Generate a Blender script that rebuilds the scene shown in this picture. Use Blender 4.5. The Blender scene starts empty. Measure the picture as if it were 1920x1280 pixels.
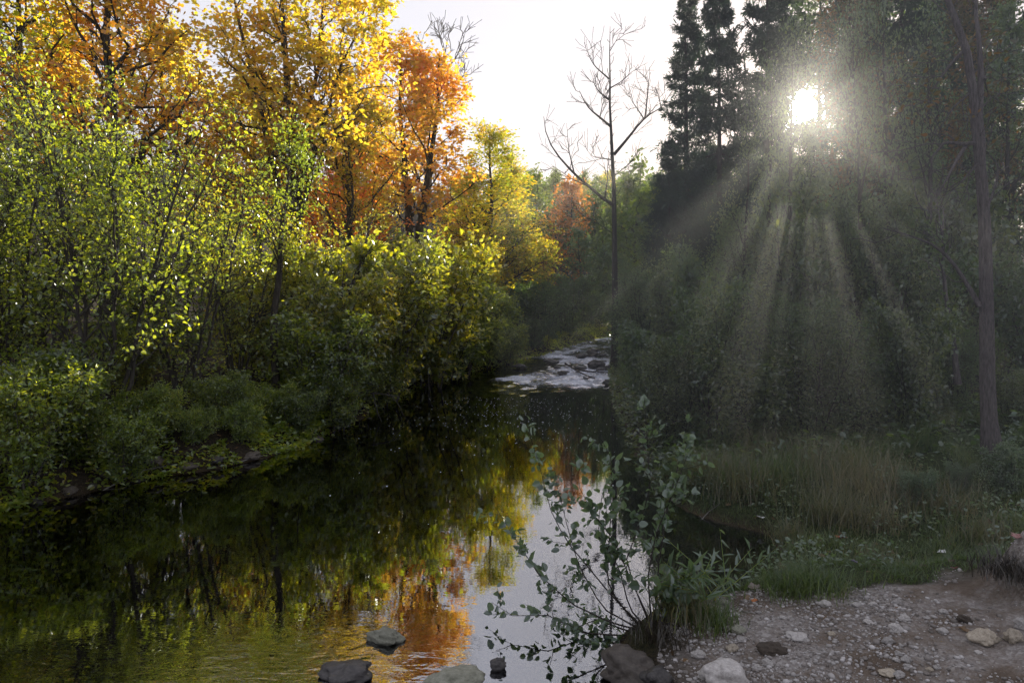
import bpy, bmesh, math
import numpy as np
from mathutils import Vector, noise as mnoise

sc = bpy.context.scene
COL = sc.collection
F, HZ, CH = 1280.0, 580.0, 2.5          # focal length (px of the 1920 frame), horizon row, eye height


def X(px, Y): return (px - 960.0) * Y / F
def Z(py, Y): return CH + (HZ - py) * Y / F
def pix(px, py, Y): return np.array([X(px, Y), Y, Z(py, Y)])


# ------------------------------------------------------------------ noise and terrain
def vnoise(x, y, seed=0):
    x = np.asarray(x, float); y = np.asarray(y, float)
    xi = np.floor(x).astype(np.int64); yi = np.floor(y).astype(np.int64)
    xf = x - xi; yf = y - yi
    xf = xf * xf * (3 - 2 * xf); yf = yf * yf * (3 - 2 * yf)

    def h(a, b):
        n = (a * 374761393 + b * 668265263 + seed * 1442695041) & 0x7fffffff
        n = ((n ^ (n >> 13)) * 1274126177) & 0x7fffffff
        return ((n ^ (n >> 16)) & 0xffff) / 65535.0 * 2 - 1
    return (h(xi, yi) * (1 - xf) + h(xi + 1, yi) * xf) * (1 - yf) + (h(xi, yi + 1) * (1 - xf) + h(xi + 1, yi + 1) * xf) * yf


def fbm(x, y, seed=0, octv=4):
    s = 0.0; a = 1.0
    for k in range(octv):
        s = s + a * vnoise(x * 2 ** k + 17.3 * k, y * 2 ** k - 9.1 * k, seed + k); a *= 0.5
    return s


YL = [-30, -5, 2, 5, 8.4, 9.85, 10.7, 12.3, 16.4, 20, 23.7, 27.8, 34, 40, 44, 50, 70, 220]
XL = [-12, -10, -9, -8, -6.3, -5.46, -4.67, -3.85, -3.46, -3.3, -2.2, -.65, 2.0, 3.9, 5.6, 9.5, 22, 120]
YR = [-30, 0, 3, 4, 4.6, 5.2, 5.6, 6.0, 6.4, 7, 7.6, 8, 8.6, 9.3, 10.5, 13, 16, 20, 24, 27, 34, 42, 50, 70, 220]
XR = [0, -.2, .3, .5, .65, .9, 1.3, 2.0, 2.4, 2.7, 2.7, 2.35, 2.05, 1.95, 2.0, 2.2, 2.5, 2.95, 3.4, 3.9, 5.0, 7.2, 13, 26, 124]
WY = [-50, 19.5, 22, 26.7, 34, 42, 50, 70, 220]
WZ = [0, 0, .05, .16, .34, .56, .72, .9, 1.0]


def wl(y): return np.interp(y, WY, WZ)


def shore_d(x, y):
    xl = np.interp(y, YL, XL) + .18 * vnoise(y * 1.3, y * 0 + 3, 5)
    xr = np.interp(y, YR, XR) + .10 * vnoise(y * 1.7, y * 0 + 8, 6)
    return xl - x, x - xr


def path_mask(x, y):
    edge = 5.75 - (x - 2.1) * .28 + .25 * fbm(x * 1.4, y * 1.4, 21, 3)
    m = np.clip((edge - y) / .25, 0, 1) * np.clip((x - .95 - .25 * np.clip(y - 4.6, 0, 3)) / .35, 0, 1)
    return m


def terrain(x, y):
    x = np.asarray(x, float); y = np.asarray(y, float)
    dl, dr = shore_d(x, y)
    left = np.interp(dl, [-4, -1.5, -.5, 0, .2, .7, 1.5, 3, 8, 20, 60, 200], [-.75, -.5, -.22, -.03, .16, .42, .66, .95, 1.5, 3.0, 10, 22])
    right = np.interp(dr, [-4, -1.5, -.5, 0, .3, 1, 2, 3, 4, 8, 20, 60, 200], [-.75, -.45, -.15, -.03, .12, .22, .36, .5, .66, 1.15, 2.4, 9, 20])
    z = np.where(dl > dr, left, right)
    d = np.maximum(dl, dr)
    # shallow gravel bar where the stream slows by the camera
    bar = -.05 - .10 * np.clip((y - 5.0) / 1.6, 0, 1) - .05 * np.abs(np.clip(x + 2.2, -9, 9)) * .6
    z = np.where((d < -.3) & (y < 7), np.maximum(z, bar + .03 * fbm(x * 2.2, y * 2.2, 44, 3)), z)
    land = np.clip(d / .6, 0, 1)
    pm = path_mask(x, y)
    z = z + land * (.10 * fbm(x * .8, y * .8, 11, 4) * (1 - .6 * pm)) + .014 * pm * fbm(x * 6, y * 6, 31, 3)
    # the far wooded hill
    s = np.clip((y - 62) / 60, 0, 1); s = s * s * (3 - 2 * s)
    z = z + s * (12 + 2.0 * fbm(x * .03, y * .03, 77, 2))
    # earth lump beside the path
    g = np.exp(-(((x - 3.72) / .17) ** 2 + ((y - 4.85) / .35) ** 2))
    z = z + .34 * g * (1 + .35 * fbm(x * 5, y * 5, 51, 3))
    # grassy tussock point the leafy shrub grows on
    g2 = np.exp(-(((x - 1.18) / .30) ** 2 + ((y - 5.15) / .33) ** 2))
    z = z + .17 * g2
    return z + wl(y)


def ground_px(px, py):
    Y = 2.6
    while Y < 90:
        if Z(py, Y) <= float(terrain(X(px, Y), Y)): break
        Y += .01
    return X(px, Y), Y


# ------------------------------------------------------------------ mesh helpers
def mesh_np(name, V, groups, mat, parent=None, smooth=False, link=True, attrs=None):
    me = bpy.data.meshes.new(name)
    V = np.ascontiguousarray(V, np.float32)
    me.vertices.add(len(V)); me.vertices.foreach_set('co', V.ravel())
    loops = np.concatenate([np.asarray(g, np.int32).ravel() for g in groups])
    sizes = np.concatenate([np.full(len(g), np.asarray(g).shape[1], np.int32) for g in groups])
    me.loops.add(len(loops)); me.loops.foreach_set('vertex_index', loops)
    me.polygons.add(len(sizes))
    me.polygons.foreach_set('loop_start', np.concatenate([[0], np.cumsum(sizes)[:-1]]).astype(np.int32))
    me.polygons.foreach_set('use_smooth', np.full(len(sizes), smooth, bool))
    for k, a in (attrs or {}).items():
        at = me.attributes.new(k, 'FLOAT', 'POINT'); at.data.foreach_set('value', np.ascontiguousarray(a, np.float32))
    me.update(calc_edges=True)
    if mat: me.materials.append(mat)
    o = bpy.data.objects.new(name, me)
    if link: COL.objects.link(o)
    if parent: o.parent = parent
    return o


def tag(o, label=None, cat=None, group=None, kind=None):
    if label: o['label'] = label
    if cat: o['category'] = cat
    if group: o['group'] = group
    if kind: o['kind'] = kind
    return o


def empty(name, loc=(0, 0, 0)):
    o = bpy.data.objects.new(name, None); COL.objects.link(o); o.location = loc; o.empty_display_size = .2
    return o


def norm(a): return a / (np.linalg.norm(a, axis=-1, keepdims=True) + 1e-9)


TUBE_SPEC = []


def tubes(sets):
    """sets: (P (M,K,3), R (M,K), sides) -> V, quads"""
    VV, FF, off = [], [], 0
    TUBE_SPEC.clear()
    for P, R, S in sets:
        M, K, _ = P.shape
        if M == 0: continue
        TUBE_SPEC.append((M, K, S))
        T = np.empty_like(P); T[:, 1:-1] = P[:, 2:] - P[:, :-2]; T[:, 0] = P[:, 1] - P[:, 0]; T[:, -1] = P[:, -1] - P[:, -2]
        T = norm(T)
        mean = norm(P[:, -1] - P[:, 0])
        ref = np.where(np.abs(mean[:, 2:3]) > .8, np.array([[1., 0, 0]]), np.array([[0, 0, 1.]]))[:, None]
        U = norm(np.cross(T, np.broadcast_to(ref, T.shape))); W = np.cross(T, U)
        a = np.linspace(0, 2 * np.pi, S, endpoint=False)
        ring = P[:, :, None] + R[:, :, None, None] * (np.cos(a)[:, None] * U[:, :, None] + np.sin(a)[:, None] * W[:, :, None])
        VV.append(ring.reshape(-1, 3))
        m = np.arange(M)[:, None, None] * K * S; k = np.arange(K - 1)[None, :, None] * S; s = np.arange(S)[None, None]
        s2 = (s + 1) % S
        q = np.stack([m + k + s, m + k + s2, m + k + S + s2, m + k + S + s], -1).reshape(-1, 4) + off
        FF.append(q); off += M * K * S
    return np.concatenate(VV), np.concatenate(FF)


def resample(pts, n):
    pts = np.asarray(pts, float)
    d = np.concatenate([[0], np.cumsum(np.linalg.norm(np.diff(pts, axis=0), axis=1))])
    # smooth by catmull-ish double resample
    s = np.linspace(0, d[-1], n)
    return np.stack([np.interp(s, d, pts[:, i]) for i in range(3)], 1)


def children(rng, P, R, n, t0, t1, Lf, ang, up, K, rf, jit=.05, curve=0.0, flat=0.0, taper=.75):
    M, Kp, _ = P.shape
    idx = np.repeat(np.arange(M), n); k = np.tile(np.arange(n), M)
    t = t0 + (t1 - t0) * (k + rng.random(len(k))) / n
    f = t * (Kp - 1); i = np.clip(f.astype(int), 0, Kp - 2); w = (f - i)[:, None]
    p = P[idx, i] * (1 - w) + P[idx, i + 1] * w
    tan = norm(P[idx, i + 1] - P[idx, i]); r = R[idx, i] * (1 - w[:, 0]) + R[idx, i + 1] * w[:, 0]
    per = rng.normal(size=(len(idx), 3)); per[:, 2] *= (1 - flat)
    per -= (per * tan).sum(1, keepdims=True) * tan; per = norm(per)
    a = np.radians(rng.uniform(ang[0], ang[1], len(idx)))[:, None]
    d = np.cos(a) * tan + np.sin(a) * per; d[:, 2] += up; d = norm(d)
    L = Lf(t, idx)
    s = np.linspace(0, 1, K)
    C = p[:, None] + L[:, None, None] * d[:, None] * s[:, None]
    C[:, :, 2] += curve * L[:, None] * s ** 2
    j = np.cumsum(rng.normal(size=(len(idx), K, 3)) * jit, 1); j -= j[:, :1]
    C = C + j * L[:, None, None]
    r0 = np.minimum(r * .75, rf * L)
    return C, r0[:, None] * (1 - taper * s), L


OV = (np.array([(0, 0, 0), (.27, .28, .07), (.29, .6, .05), (0, 1, -.06), (-.29, .6, .05), (-.27, .28, .07)]), [[0, 1, 2, 3], [0, 3, 4, 5]])
MP = (np.array([(0, 0, 0), (.5, .22, .06), (.24, .42, .04), (.42, .78, .03), (0, 1, -.06), (-.42, .78, .03), (-.24, .42, .04), (-.5, .22, .06)]),
      [[0, 1, 2, 3, 4], [0, 4, 5, 6, 7]])
BL = (np.array([(-.09, 0, 0), (.09, 0, 0), (.11, .6, .03), (0, 1, -.04), (-.11, .6, .03)]), [[0, 1, 2, 3, 4]])
RH = (np.array([(0, 0, 0), (.34, .5, .05), (0, 1, 0), (-.34, .5, .05)]), [[0, 1, 2, 3]])


LV = np.random.default_rng(77)


def leaf_verts(pos, ax, nz, L, tm):
    side = norm(np.cross(ax, nz)); nz = np.cross(side, ax)
    t, f = tm
    n = len(t); k = len(pos)
    wd = LV.uniform(.65, 1.2, (k, 1, 1)); cu = LV.uniform(-1.2, 3.2, (k, 1, 1)); be = LV.normal(size=(k, 1, 1)) * .22
    tz = t[None, :, 2:] * cu + be * t[None, :, 1:2] ** 2
    V = pos[:, None] + L[:, None, None] * (t[None, :, :1] * wd * side[:, None] + t[None, :, 1:2] * ax[:, None] + tz * nz[:, None])
    FF = (np.array(f)[None] + (np.arange(len(pos)) * n)[:, None, None]).reshape(-1, len(f[0]))
    return V.reshape(-1, 3), FF


def leaves(rng, T, nl, size, tm, spread=.05, droop=.25, up=.6, t0=.1, keep=None):
    N, K, _ = T.shape
    idx = np.repeat(np.arange(N), nl); t = rng.uniform(t0, 1, len(idx))
    f = t * (K - 1); i = np.clip(f.astype(int), 0, K - 2); w = (f - i)[:, None]
    pos = T[idx, i] * (1 - w) + T[idx, i + 1] * w + rng.normal(size=(len(idx), 3)) * spread
    tan = norm(T[idx, i + 1] - T[idx, i])
    ax = tan * .6 + norm(rng.normal(size=pos.shape)) * .8; ax[:, 2] -= droop; ax = norm(ax)
    nz = norm(rng.normal(size=pos.shape)) * .9; nz[:, 2] += up
    L = size * rng.uniform(.6, 1.25, len(idx))
    if keep is not None:
        m = keep(pos); pos, ax, nz, L = pos[m], ax[m], nz[m], L[m]
    return leaf_verts(pos, ax, nz, L, tm)


# ------------------------------------------------------------------ materials
def nmat(name):
    m = bpy.data.materials.new(name); m.use_nodes = True
    nt = m.node_tree; nt.nodes.clear()
    return m, nt, nt.nodes, nt.links


def N(nt, t, **kw):
    n = nt.nodes.new(t)
    for k, v in kw.items(): setattr(n, k, v)
    return n


def ramp(nt, stops, interp='LINEAR'):
    r = N(nt, 'ShaderNodeValToRGB'); r.color_ramp.interpolation = interp
    e = r.color_ramp.elements
    while len(e) < len(stops): e.new(.5)
    for el, (p, c) in zip(e, stops): el.position = p; el.color = (*c, 1)
    return r


def leaf_mat(name, cols, gain=(2.2, 2.2, 1.2), tr=.5, nscale=.7, gloss=.05, mixn=.45):
    m, nt, nodes, L = nmat(name)
    geo = N(nt, 'ShaderNodeNewGeometry'); tc = N(nt, 'ShaderNodeTexCoord'); oi = N(nt, 'ShaderNodeObjectInfo')
    nz = N(nt, 'ShaderNodeTexNoise'); nz.inputs['Scale'].default_value = nscale; nz.inputs['Detail'].default_value = 2
    L.new(tc.outputs['Object'], nz.inputs['Vector'])
    a = N(nt, 'ShaderNodeMath', operation='MULTIPLY_ADD'); a.inputs[1].default_value = mixn * 2.2; a.inputs[2].default_value = -.6 * mixn
    L.new(nz.outputs['Fac'], a.inputs[0])
    b = N(nt, 'ShaderNodeMath', operation='MULTIPLY_ADD'); b.inputs[1].default_value = 1 - mixn
    L.new(geo.outputs['Random Per Island'], b.inputs[0]); L.new(a.outputs[0], b.inputs[2])
    c = N(nt, 'ShaderNodeMath', operation='MULTIPLY_ADD'); c.inputs[1].default_value = .16; c.inputs[2].default_value = -.08
    L.new(oi.outputs['Random'], c.inputs[0])
    d = N(nt, 'ShaderNodeMath', operation='ADD', use_clamp=True); L.new(b.outputs[0], d.inputs[0]); L.new(c.outputs[0], d.inputs[1])
    r = ramp(nt, [(i / (len(cols) - 1), c_) for i, c_ in enumerate(cols)]); L.new(d.outputs[0], r.inputs[0])
    g = N(nt, 'ShaderNodeMix', data_type='RGBA', blend_type='MULTIPLY'); g.inputs['Factor'].default_value = 1
    L.new(r.outputs[0], g.inputs['A']); g.inputs['B'].default_value = (*gain, 1)
    df = N(nt, 'ShaderNodeBsdfDiffuse'); ts = N(nt, 'ShaderNodeBsdfTranslucent'); gl = N(nt, 'ShaderNodeBsdfGlossy')
    gl.inputs['Roughness'].default_value = .33; gl.inputs['Color'].default_value = (.8, .85, .9, 1)
    L.new(r.outputs[0], df.inputs['Color']); L.new(g.outputs['Result'], ts.inputs['Color'])
    m1 = N(nt, 'ShaderNodeMixShader'); m1.inputs[0].default_value = tr
    L.new(df.outputs[0], m1.inputs[1]); L.new(ts.outputs[0], m1.inputs[2])
    m2 = N(nt, 'ShaderNodeMixShader'); m2.inputs[0].default_value = gloss
    L.new(m1.outputs[0], m2.inputs[1]); L.new(gl.outputs[0], m2.inputs[2])
    o = N(nt, 'ShaderNodeOutputMaterial'); L.new(m2.outputs[0], o.inputs[0])
    return m


def bark_mat(name, c0, c1, sc_=(14, 14, 3), bump=.6):
    m, nt, nodes, L = nmat(name)
    tc = N(nt, 'ShaderNodeTexCoord'); mp = N(nt, 'ShaderNodeMapping'); mp.inputs['Scale'].default_value = sc_
    L.new(tc.outputs['Object'], mp.inputs[0])
    n1 = N(nt, 'ShaderNodeTexNoise'); n1.inputs['Scale'].default_value = 2.0; n1.inputs['Detail'].default_value = 6; n1.inputs['Roughness'].default_value = .65
    L.new(mp.outputs[0], n1.inputs['Vector'])
    r = ramp(nt, [(.3, c0), (.7, c1)]); L.new(n1.outputs['Fac'], r.inputs[0])
    b = N(nt, 'ShaderNodeBump'); b.inputs['Strength'].default_value = bump; b.inputs['Distance'].default_value = .03
    L.new(n1.outputs['Fac'], b.inputs['Height'])
    p = N(nt, 'ShaderNodeBsdfPrincipled'); p.inputs['Roughness'].default_value = .9; p.inputs['Specular IOR Level'].default_value = .2
    L.new(r.outputs[0], p.inputs['Base Color']); L.new(b.outputs[0], p.inputs['Normal'])
    o = N(nt, 'ShaderNodeOutputMaterial'); L.new(p.outputs[0], o.inputs[0])
    return m


def stone_mat(name, c0, c1, c2, rough=.85, wet=None):
    m, nt, nodes, L = nmat(name)
    tc = N(nt, 'ShaderNodeTexCoord'); oi = N(nt, 'ShaderNodeObjectInfo')
    n1 = N(nt, 'ShaderNodeTexNoise'); n1.inputs['Scale'].default_value = 5; n1.inputs['Detail'].default_value = 8; n1.inputs['Roughness'].default_value = .7
    L.new(tc.outputs['Object'], n1.inputs['Vector'])
    n2 = N(nt, 'ShaderNodeTexNoise'); n2.inputs['Scale'].default_value = 60; n2.inputs['Detail'].default_value = 3
    L.new(tc.outputs['Object'], n2.inputs['Vector'])
    r = ramp(nt, [(.3, c0), (.5, c1), (.72, c2)]); L.new(n1.outputs['Fac'], r.inputs[0])
    hv = N(nt, 'ShaderNodeHueSaturation')
    va = N(nt, 'ShaderNodeMath', operation='MULTIPLY_ADD'); va.inputs[1].default_value = .5; va.inputs[2].default_value = .75
    L.new(oi.outputs['Random'], va.inputs[0]); L.new(va.outputs[0], hv.inputs['Value']); L.new(r.outputs[0], hv.inputs['Color'])
    sp = N(nt, 'ShaderNodeMix', data_type='RGBA', blend_type='OVERLAY'); sp.inputs['Factor'].default_value = .45
    L.new(hv.outputs[0], sp.inputs['A']); L.new(n2.outputs['Fac'], sp.inputs['B'])
    b = N(nt, 'ShaderNodeBump'); b.inputs['Strength'].default_value = .5; b.inputs['Distance'].default_value = .02
    L.new(n1.outputs['Fac'], b.inputs['Height'])
    p = N(nt, 'ShaderNodeBsdfPrincipled'); p.inputs['Roughness'].default_value = rough
    L.new(sp.outputs['Result'], p.inputs['Base Color']); L.new(b.outputs[0], p.inputs['Normal'])
    o = N(nt, 'ShaderNodeOutputMaterial'); L.new(p.outputs[0], o.inputs[0])
    return m


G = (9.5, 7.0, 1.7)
GS = (4.2, 3.6, 1.2)  # weaker translucence, put in for leaves that stand in shade
M_alder = leaf_mat('alder_leaf', [(.017, .035, .012), (.034, .062, .014), (.064, .098, .015), (.105, .128, .015)], G, gloss=.09, tr=.55)
M_sunbush = leaf_mat('sunlit_bush_leaf', [(.024, .042, .012), (.050, .078, .012), (.080, .100, .012), (.12, .12, .014)], G, gloss=.11, tr=.55)  # leaf colours lightened and yellowed for bushes standing in sun
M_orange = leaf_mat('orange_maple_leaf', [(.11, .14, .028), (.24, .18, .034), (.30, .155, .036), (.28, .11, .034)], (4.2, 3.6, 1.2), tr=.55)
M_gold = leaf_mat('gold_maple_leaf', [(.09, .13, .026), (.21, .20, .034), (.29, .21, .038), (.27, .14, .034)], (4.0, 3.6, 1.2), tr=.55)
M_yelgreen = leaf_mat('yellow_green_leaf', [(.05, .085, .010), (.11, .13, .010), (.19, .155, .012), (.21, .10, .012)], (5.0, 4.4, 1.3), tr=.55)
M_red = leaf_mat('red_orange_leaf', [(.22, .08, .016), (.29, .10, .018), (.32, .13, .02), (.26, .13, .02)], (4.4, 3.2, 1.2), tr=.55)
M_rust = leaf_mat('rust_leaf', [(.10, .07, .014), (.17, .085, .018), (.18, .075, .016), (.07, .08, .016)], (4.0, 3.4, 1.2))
M_shade = leaf_mat('shaded_leaf', [(.018, .042, .016), (.030, .064, .021), (.048, .086, .025), (.075, .105, .025)], GS, gloss=.09)  # darker leaf copy, the bank's shade is put into its colours
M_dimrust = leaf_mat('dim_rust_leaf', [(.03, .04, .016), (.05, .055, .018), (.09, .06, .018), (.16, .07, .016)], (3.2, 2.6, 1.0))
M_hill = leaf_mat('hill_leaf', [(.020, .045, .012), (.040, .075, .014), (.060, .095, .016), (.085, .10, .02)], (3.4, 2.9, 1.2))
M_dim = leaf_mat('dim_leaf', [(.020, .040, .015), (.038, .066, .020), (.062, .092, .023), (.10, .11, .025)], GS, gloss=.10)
M_needle = leaf_mat('conifer_needle', [(.013, .030, .017), (.021, .045, .024), (.032, .060, .029)], (1.8, 1.9, 1.1), tr=.25, gloss=.05)
M_shrub = leaf_mat('shrub_leaf', [(.060, .095, .062), (.080, .122, .076), (.10, .145, .084), (.14, .18, .06)], (2.6, 2.6, 1.3), gloss=.10)
M_fern = leaf_mat('herb_leaf', [(.034, .064, .018), (.056, .098, .020), (.085, .125, .022), (.13, .13, .024)], G, gloss=.08)
M_grass = leaf_mat('grass_blade', [(.035, .065, .022), (.06, .10, .03), (.095, .13, .042), (.14, .145, .06)], (2.0, 2.0, 1.2), mixn=.6)
M_straw = leaf_mat('straw_grass', [(.06, .085, .036), (.10, .115, .05), (.17, .15, .085), (.22, .18, .11)], (1.6, 1.6, 1.2), mixn=.5)
M_root = leaf_mat('dry_root', [(.016, .013, .010), (.03, .024, .018), (.05, .04, .028), (.07, .058, .04)], (1, 1, 1), tr=.1)
M_litter = leaf_mat('fallen_leaf', [(.05, .035, .022), (.10, .06, .03), (.16, .10, .05), (.18, .06, .025)], (1, 1, 1), tr=.1)
M_bark = bark_mat('grey_brown_bark', (.030, .026, .024), (.11, .10, .095))
M_alderbark = bark_mat('alder_bark', (.022, .019, .018), (.085, .078, .072))
M_bark_d = bark_mat('dark_bark', (.020, .017, .015), (.07, .062, .056))
M_bark_p = bark_mat('violet_grey_bark', (.042, .036, .037), (.165, .147, .150), (30, 30, 5), 1.0)
M_twig = bark_mat('pale_twig', (.10, .095, .09), (.22, .21, .20))
M_stone = stone_mat('pale_granite', (.20, .19, .18), (.33, .31, .30), (.46, .44, .43))
M_stone_t = stone_mat('tan_stone', (.18, .155, .12), (.29, .25, .20), (.40, .36, .30))
M_stone_m = stone_mat('mossy_grey_stone', (.11, .115, .085), (.19, .19, .15), (.27, .27, .23))
M_stone_d = stone_mat('wet_dark_stone', (.018, .016, .016), (.040, .036, .036), (.075, .068, .066), .45)
M_stone_b = stone_mat('brown_boulder_stone', (.035, .028, .024), (.060, .050, .043), (.10, .085, .072), .6)
M_clod = stone_mat('dark_earth', (.030, .022, .016), (.055, .042, .032), (.09, .07, .055), .95)


def terrain_mat():
    m, nt, nodes, L = nmat('forest_floor')
    tc = N(nt, 'ShaderNodeTexCoord')

    def noise_(s, d=4, r=.6):
        n = N(nt, 'ShaderNodeTexNoise'); n.inputs['Scale'].default_value = s; n.inputs['Detail'].default_value = d; n.inputs['Roughness'].default_value = r
        L.new(tc.outputs['Object'], n.inputs['Vector']); return n
    n1 = noise_(2.2, 6); n2 = noise_(26, 4); n3 = noise_(.5, 3)
    soil = ramp(nt, [(.3, (.012, .010, .008)), (.5, (.024, .019, .014)), (.64, (.040, .030, .020)), (.78, (.07, .05, .032))]); L.new(n2.outputs['Fac'], soil.inputs[0])
    green = ramp(nt, [(.35, (.02, .032, .012)), (.7, (.05, .065, .02))]); L.new(n2.outputs['Fac'], green.inputs[0])
    pth = ramp(nt, [(.25, (.085, .064, .050)), (.5, (.145, .115, .093)), (.75, (.23, .19, .165))]); L.new(n1.outputs['Fac'], pth.inputs[0])
    vo = N(nt, 'ShaderNodeTexVoronoi'); vo.inputs['Scale'].default_value = 46; L.new(tc.outputs['Object'], vo.inputs['Vector'])
    vs = ramp(nt, [(0, (.14, .125, .118)), (.5, (.24, .225, .22)), (1, (.42, .41, .41))]); L.new(vo.outputs['Color'], vs.inputs[0])
    pm = N(nt, 'ShaderNodeMix', data_type='RGBA'); L.new(pth.outputs[0], pm.inputs['A']); L.new(vs.outputs[0], pm.inputs['B'])
    pk = ramp(nt, [(.42, (0, 0, 0)), (.6, (.75, .75, .75))]); L.new(n1.outputs['Fac'], pk.inputs[0]); L.new(pk.outputs[0], pm.inputs['Factor'])
    bed = ramp(nt, [(.3, (.03, .022, .013)), (.55, (.065, .047, .026)), (.75, (.12, .09, .052))]); L.new(n1.outputs['Fac'], bed.inputs[0])

    def attr(nm):
        a = N(nt, 'ShaderNodeAttribute'); a.attribute_name = nm; return a
    x = N(nt, 'ShaderNodeMix', data_type='RGBA'); L.new(attr('grass').outputs['Fac'], x.inputs['Factor']); L.new(soil.outputs[0], x.inputs['A']); L.new(green.outputs[0], x.inputs['B'])
    y = N(nt, 'ShaderNodeMix', data_type='RGBA'); L.new(attr('path').outputs['Fac'], y.inputs['Factor']); L.new(x.outputs['Result'], y.inputs['A']); L.new(pm.outputs['Result'], y.inputs['B'])
    z = N(nt, 'ShaderNodeMix', data_type='RGBA'); L.new(attr('bed').outputs['Fac'], z.inputs['Factor']); L.new(y.outputs['Result'], z.inputs['A']); L.new(bed.outputs[0], z.inputs['B'])
    ad = N(nt, 'ShaderNodeMath', operation='ADD'); L.new(n2.outputs['Fac'], ad.inputs[0]); L.new(vo.outputs['Distance'], ad.inputs[1])
    b = N(nt, 'ShaderNodeBump'); b.inputs['Strength'].default_value = .8; b.inputs['Distance'].default_value = .02; L.new(ad.outputs[0], b.inputs['Height'])
    p = N(nt, 'ShaderNodeBsdfPrincipled'); p.inputs['Roughness'].default_value = .95; p.inputs['Specular IOR Level'].default_value = .15
    L.new(z.outputs['Result'], p.inputs['Base Color']); L.new(b.outputs[0], p.inputs['Normal'])
    o = N(nt, 'ShaderNodeOutputMaterial'); L.new(p.outputs[0], o.inputs[0])
    return m


def water_mat():
    m, nt, nodes, L = nmat('stream_water')
    tc = N(nt, 'ShaderNodeTexCoord'); mp = N(nt, 'ShaderNodeMapping'); mp.inputs['Scale'].default_value = (1, 1.5, 1)
    L.new(tc.outputs['Object'], mp.inputs[0])
    n1 = N(nt, 'ShaderNodeTexNoise'); n1.inputs['Scale'].default_value = 5.0; n1.inputs['Detail'].default_value = 3; n1.inputs['Roughness'].default_value = .5; n1.inputs['Distortion'].default_value = .4
    L.new(mp.outputs[0], n1.inputs['Vector'])
    mp2 = N(nt, 'ShaderNodeMapping'); mp2.inputs['Scale'].default_value = (2.2, 9.0, 1); L.new(tc.outputs['Object'], mp2.inputs[0])
    n1b = N(nt, 'ShaderNodeTexNoise'); n1b.inputs['Scale'].default_value = 1.6; n1b.inputs['Detail'].default_value = 2; n1b.inputs['Distortion'].default_value = .6
    L.new(mp2.outputs[0], n1b.inputs['Vector'])
    hs = N(nt, 'ShaderNodeMath', operation='MULTIPLY_ADD'); hs.inputs[1].default_value = .5; L.new(n1b.outputs['Fac'], hs.inputs[0]); L.new(n1.outputs['Fac'], hs.inputs[2])
    at = N(nt, 'ShaderNodeAttribute'); at.attribute_name = 'flow'
    st = N(nt, 'ShaderNodeMath', operation='MULTIPLY_ADD'); st.inputs[1].default_value = .8; st.inputs[2].default_value = .022
    L.new(at.outputs['Fac'], st.inputs[0])
    b = N(nt, 'ShaderNodeBump'); b.inputs['Distance'].default_value = .018; L.new(hs.outputs[0], b.inputs['Height']); L.new(st.outputs[0], b.inputs['Strength'])
    fr = N(nt, 'ShaderNodeFresnel'); fr.inputs['IOR'].default_value = 4.0; L.new(b.outputs[0], fr.inputs['Normal'])
    gl = N(nt, 'ShaderNodeBsdfGlossy'); gl.inputs['Roughness'].default_value = .015; gl.inputs['Color'].default_value = (.90, .93, 1, 1); L.new(b.outputs[0], gl.inputs['Normal'])
    tr = N(nt, 'ShaderNodeBsdfTransparent'); tr.inputs['Color'].default_value = (.40, .31, .20, 1)
    mx = N(nt, 'ShaderNodeMixShader'); L.new(fr.outputs[0], mx.inputs[0]); L.new(tr.outputs[0], mx.inputs[1]); L.new(gl.outputs[0], mx.inputs[2])
    # foam where the water breaks; its lavender white also stands in for reflected sky
    n2 = N(nt, 'ShaderNodeTexNoise'); n2.inputs['Scale'].default_value = 11; n2.inputs['Detail'].default_value = 5; n2.inputs['Roughness'].default_value = .7
    L.new(mp.outputs[0], n2.inputs['Vector'])
    a2 = N(nt, 'ShaderNodeAttribute'); a2.attribute_name = 'foam'
    fm = N(nt, 'ShaderNodeMath', operation='MULTIPLY_ADD'); fm.inputs[1].default_value = 1.0; fm.inputs[2].default_value = -1.0; L.new(a2.outputs['Fac'], fm.inputs[0])
    fa = N(nt, 'ShaderNodeMath', operation='ADD'); L.new(fm.outputs[0], fa.inputs[0]); L.new(n2.outputs['Fac'], fa.inputs[1])
    fs = N(nt, 'ShaderNodeMath', operation='MULTIPLY', use_clamp=True); fs.inputs[1].default_value = 2.4; L.new(fa.outputs[0], fs.inputs[0])
    df = N(nt, 'ShaderNodeBsdfDiffuse'); df.inputs['Color'].default_value = (.70, .74, .88, 1)
    m2 = N(nt, 'ShaderNodeMixShader'); L.new(fs.outputs[0], m2.inputs[0]); L.new(mx.outputs[0], m2.inputs[1]); L.new(df.outputs[0], m2.inputs[2])
    o = N(nt, 'ShaderNodeOutputMaterial'); L.new(m2.outputs[0], o.inputs[0])
    return m


# ------------------------------------------------------------------ ground and water
def axis(parts):
    out = []
    for a, b, s in parts: out += list(np.arange(a, b, s))
    return np.array(out)


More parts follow.
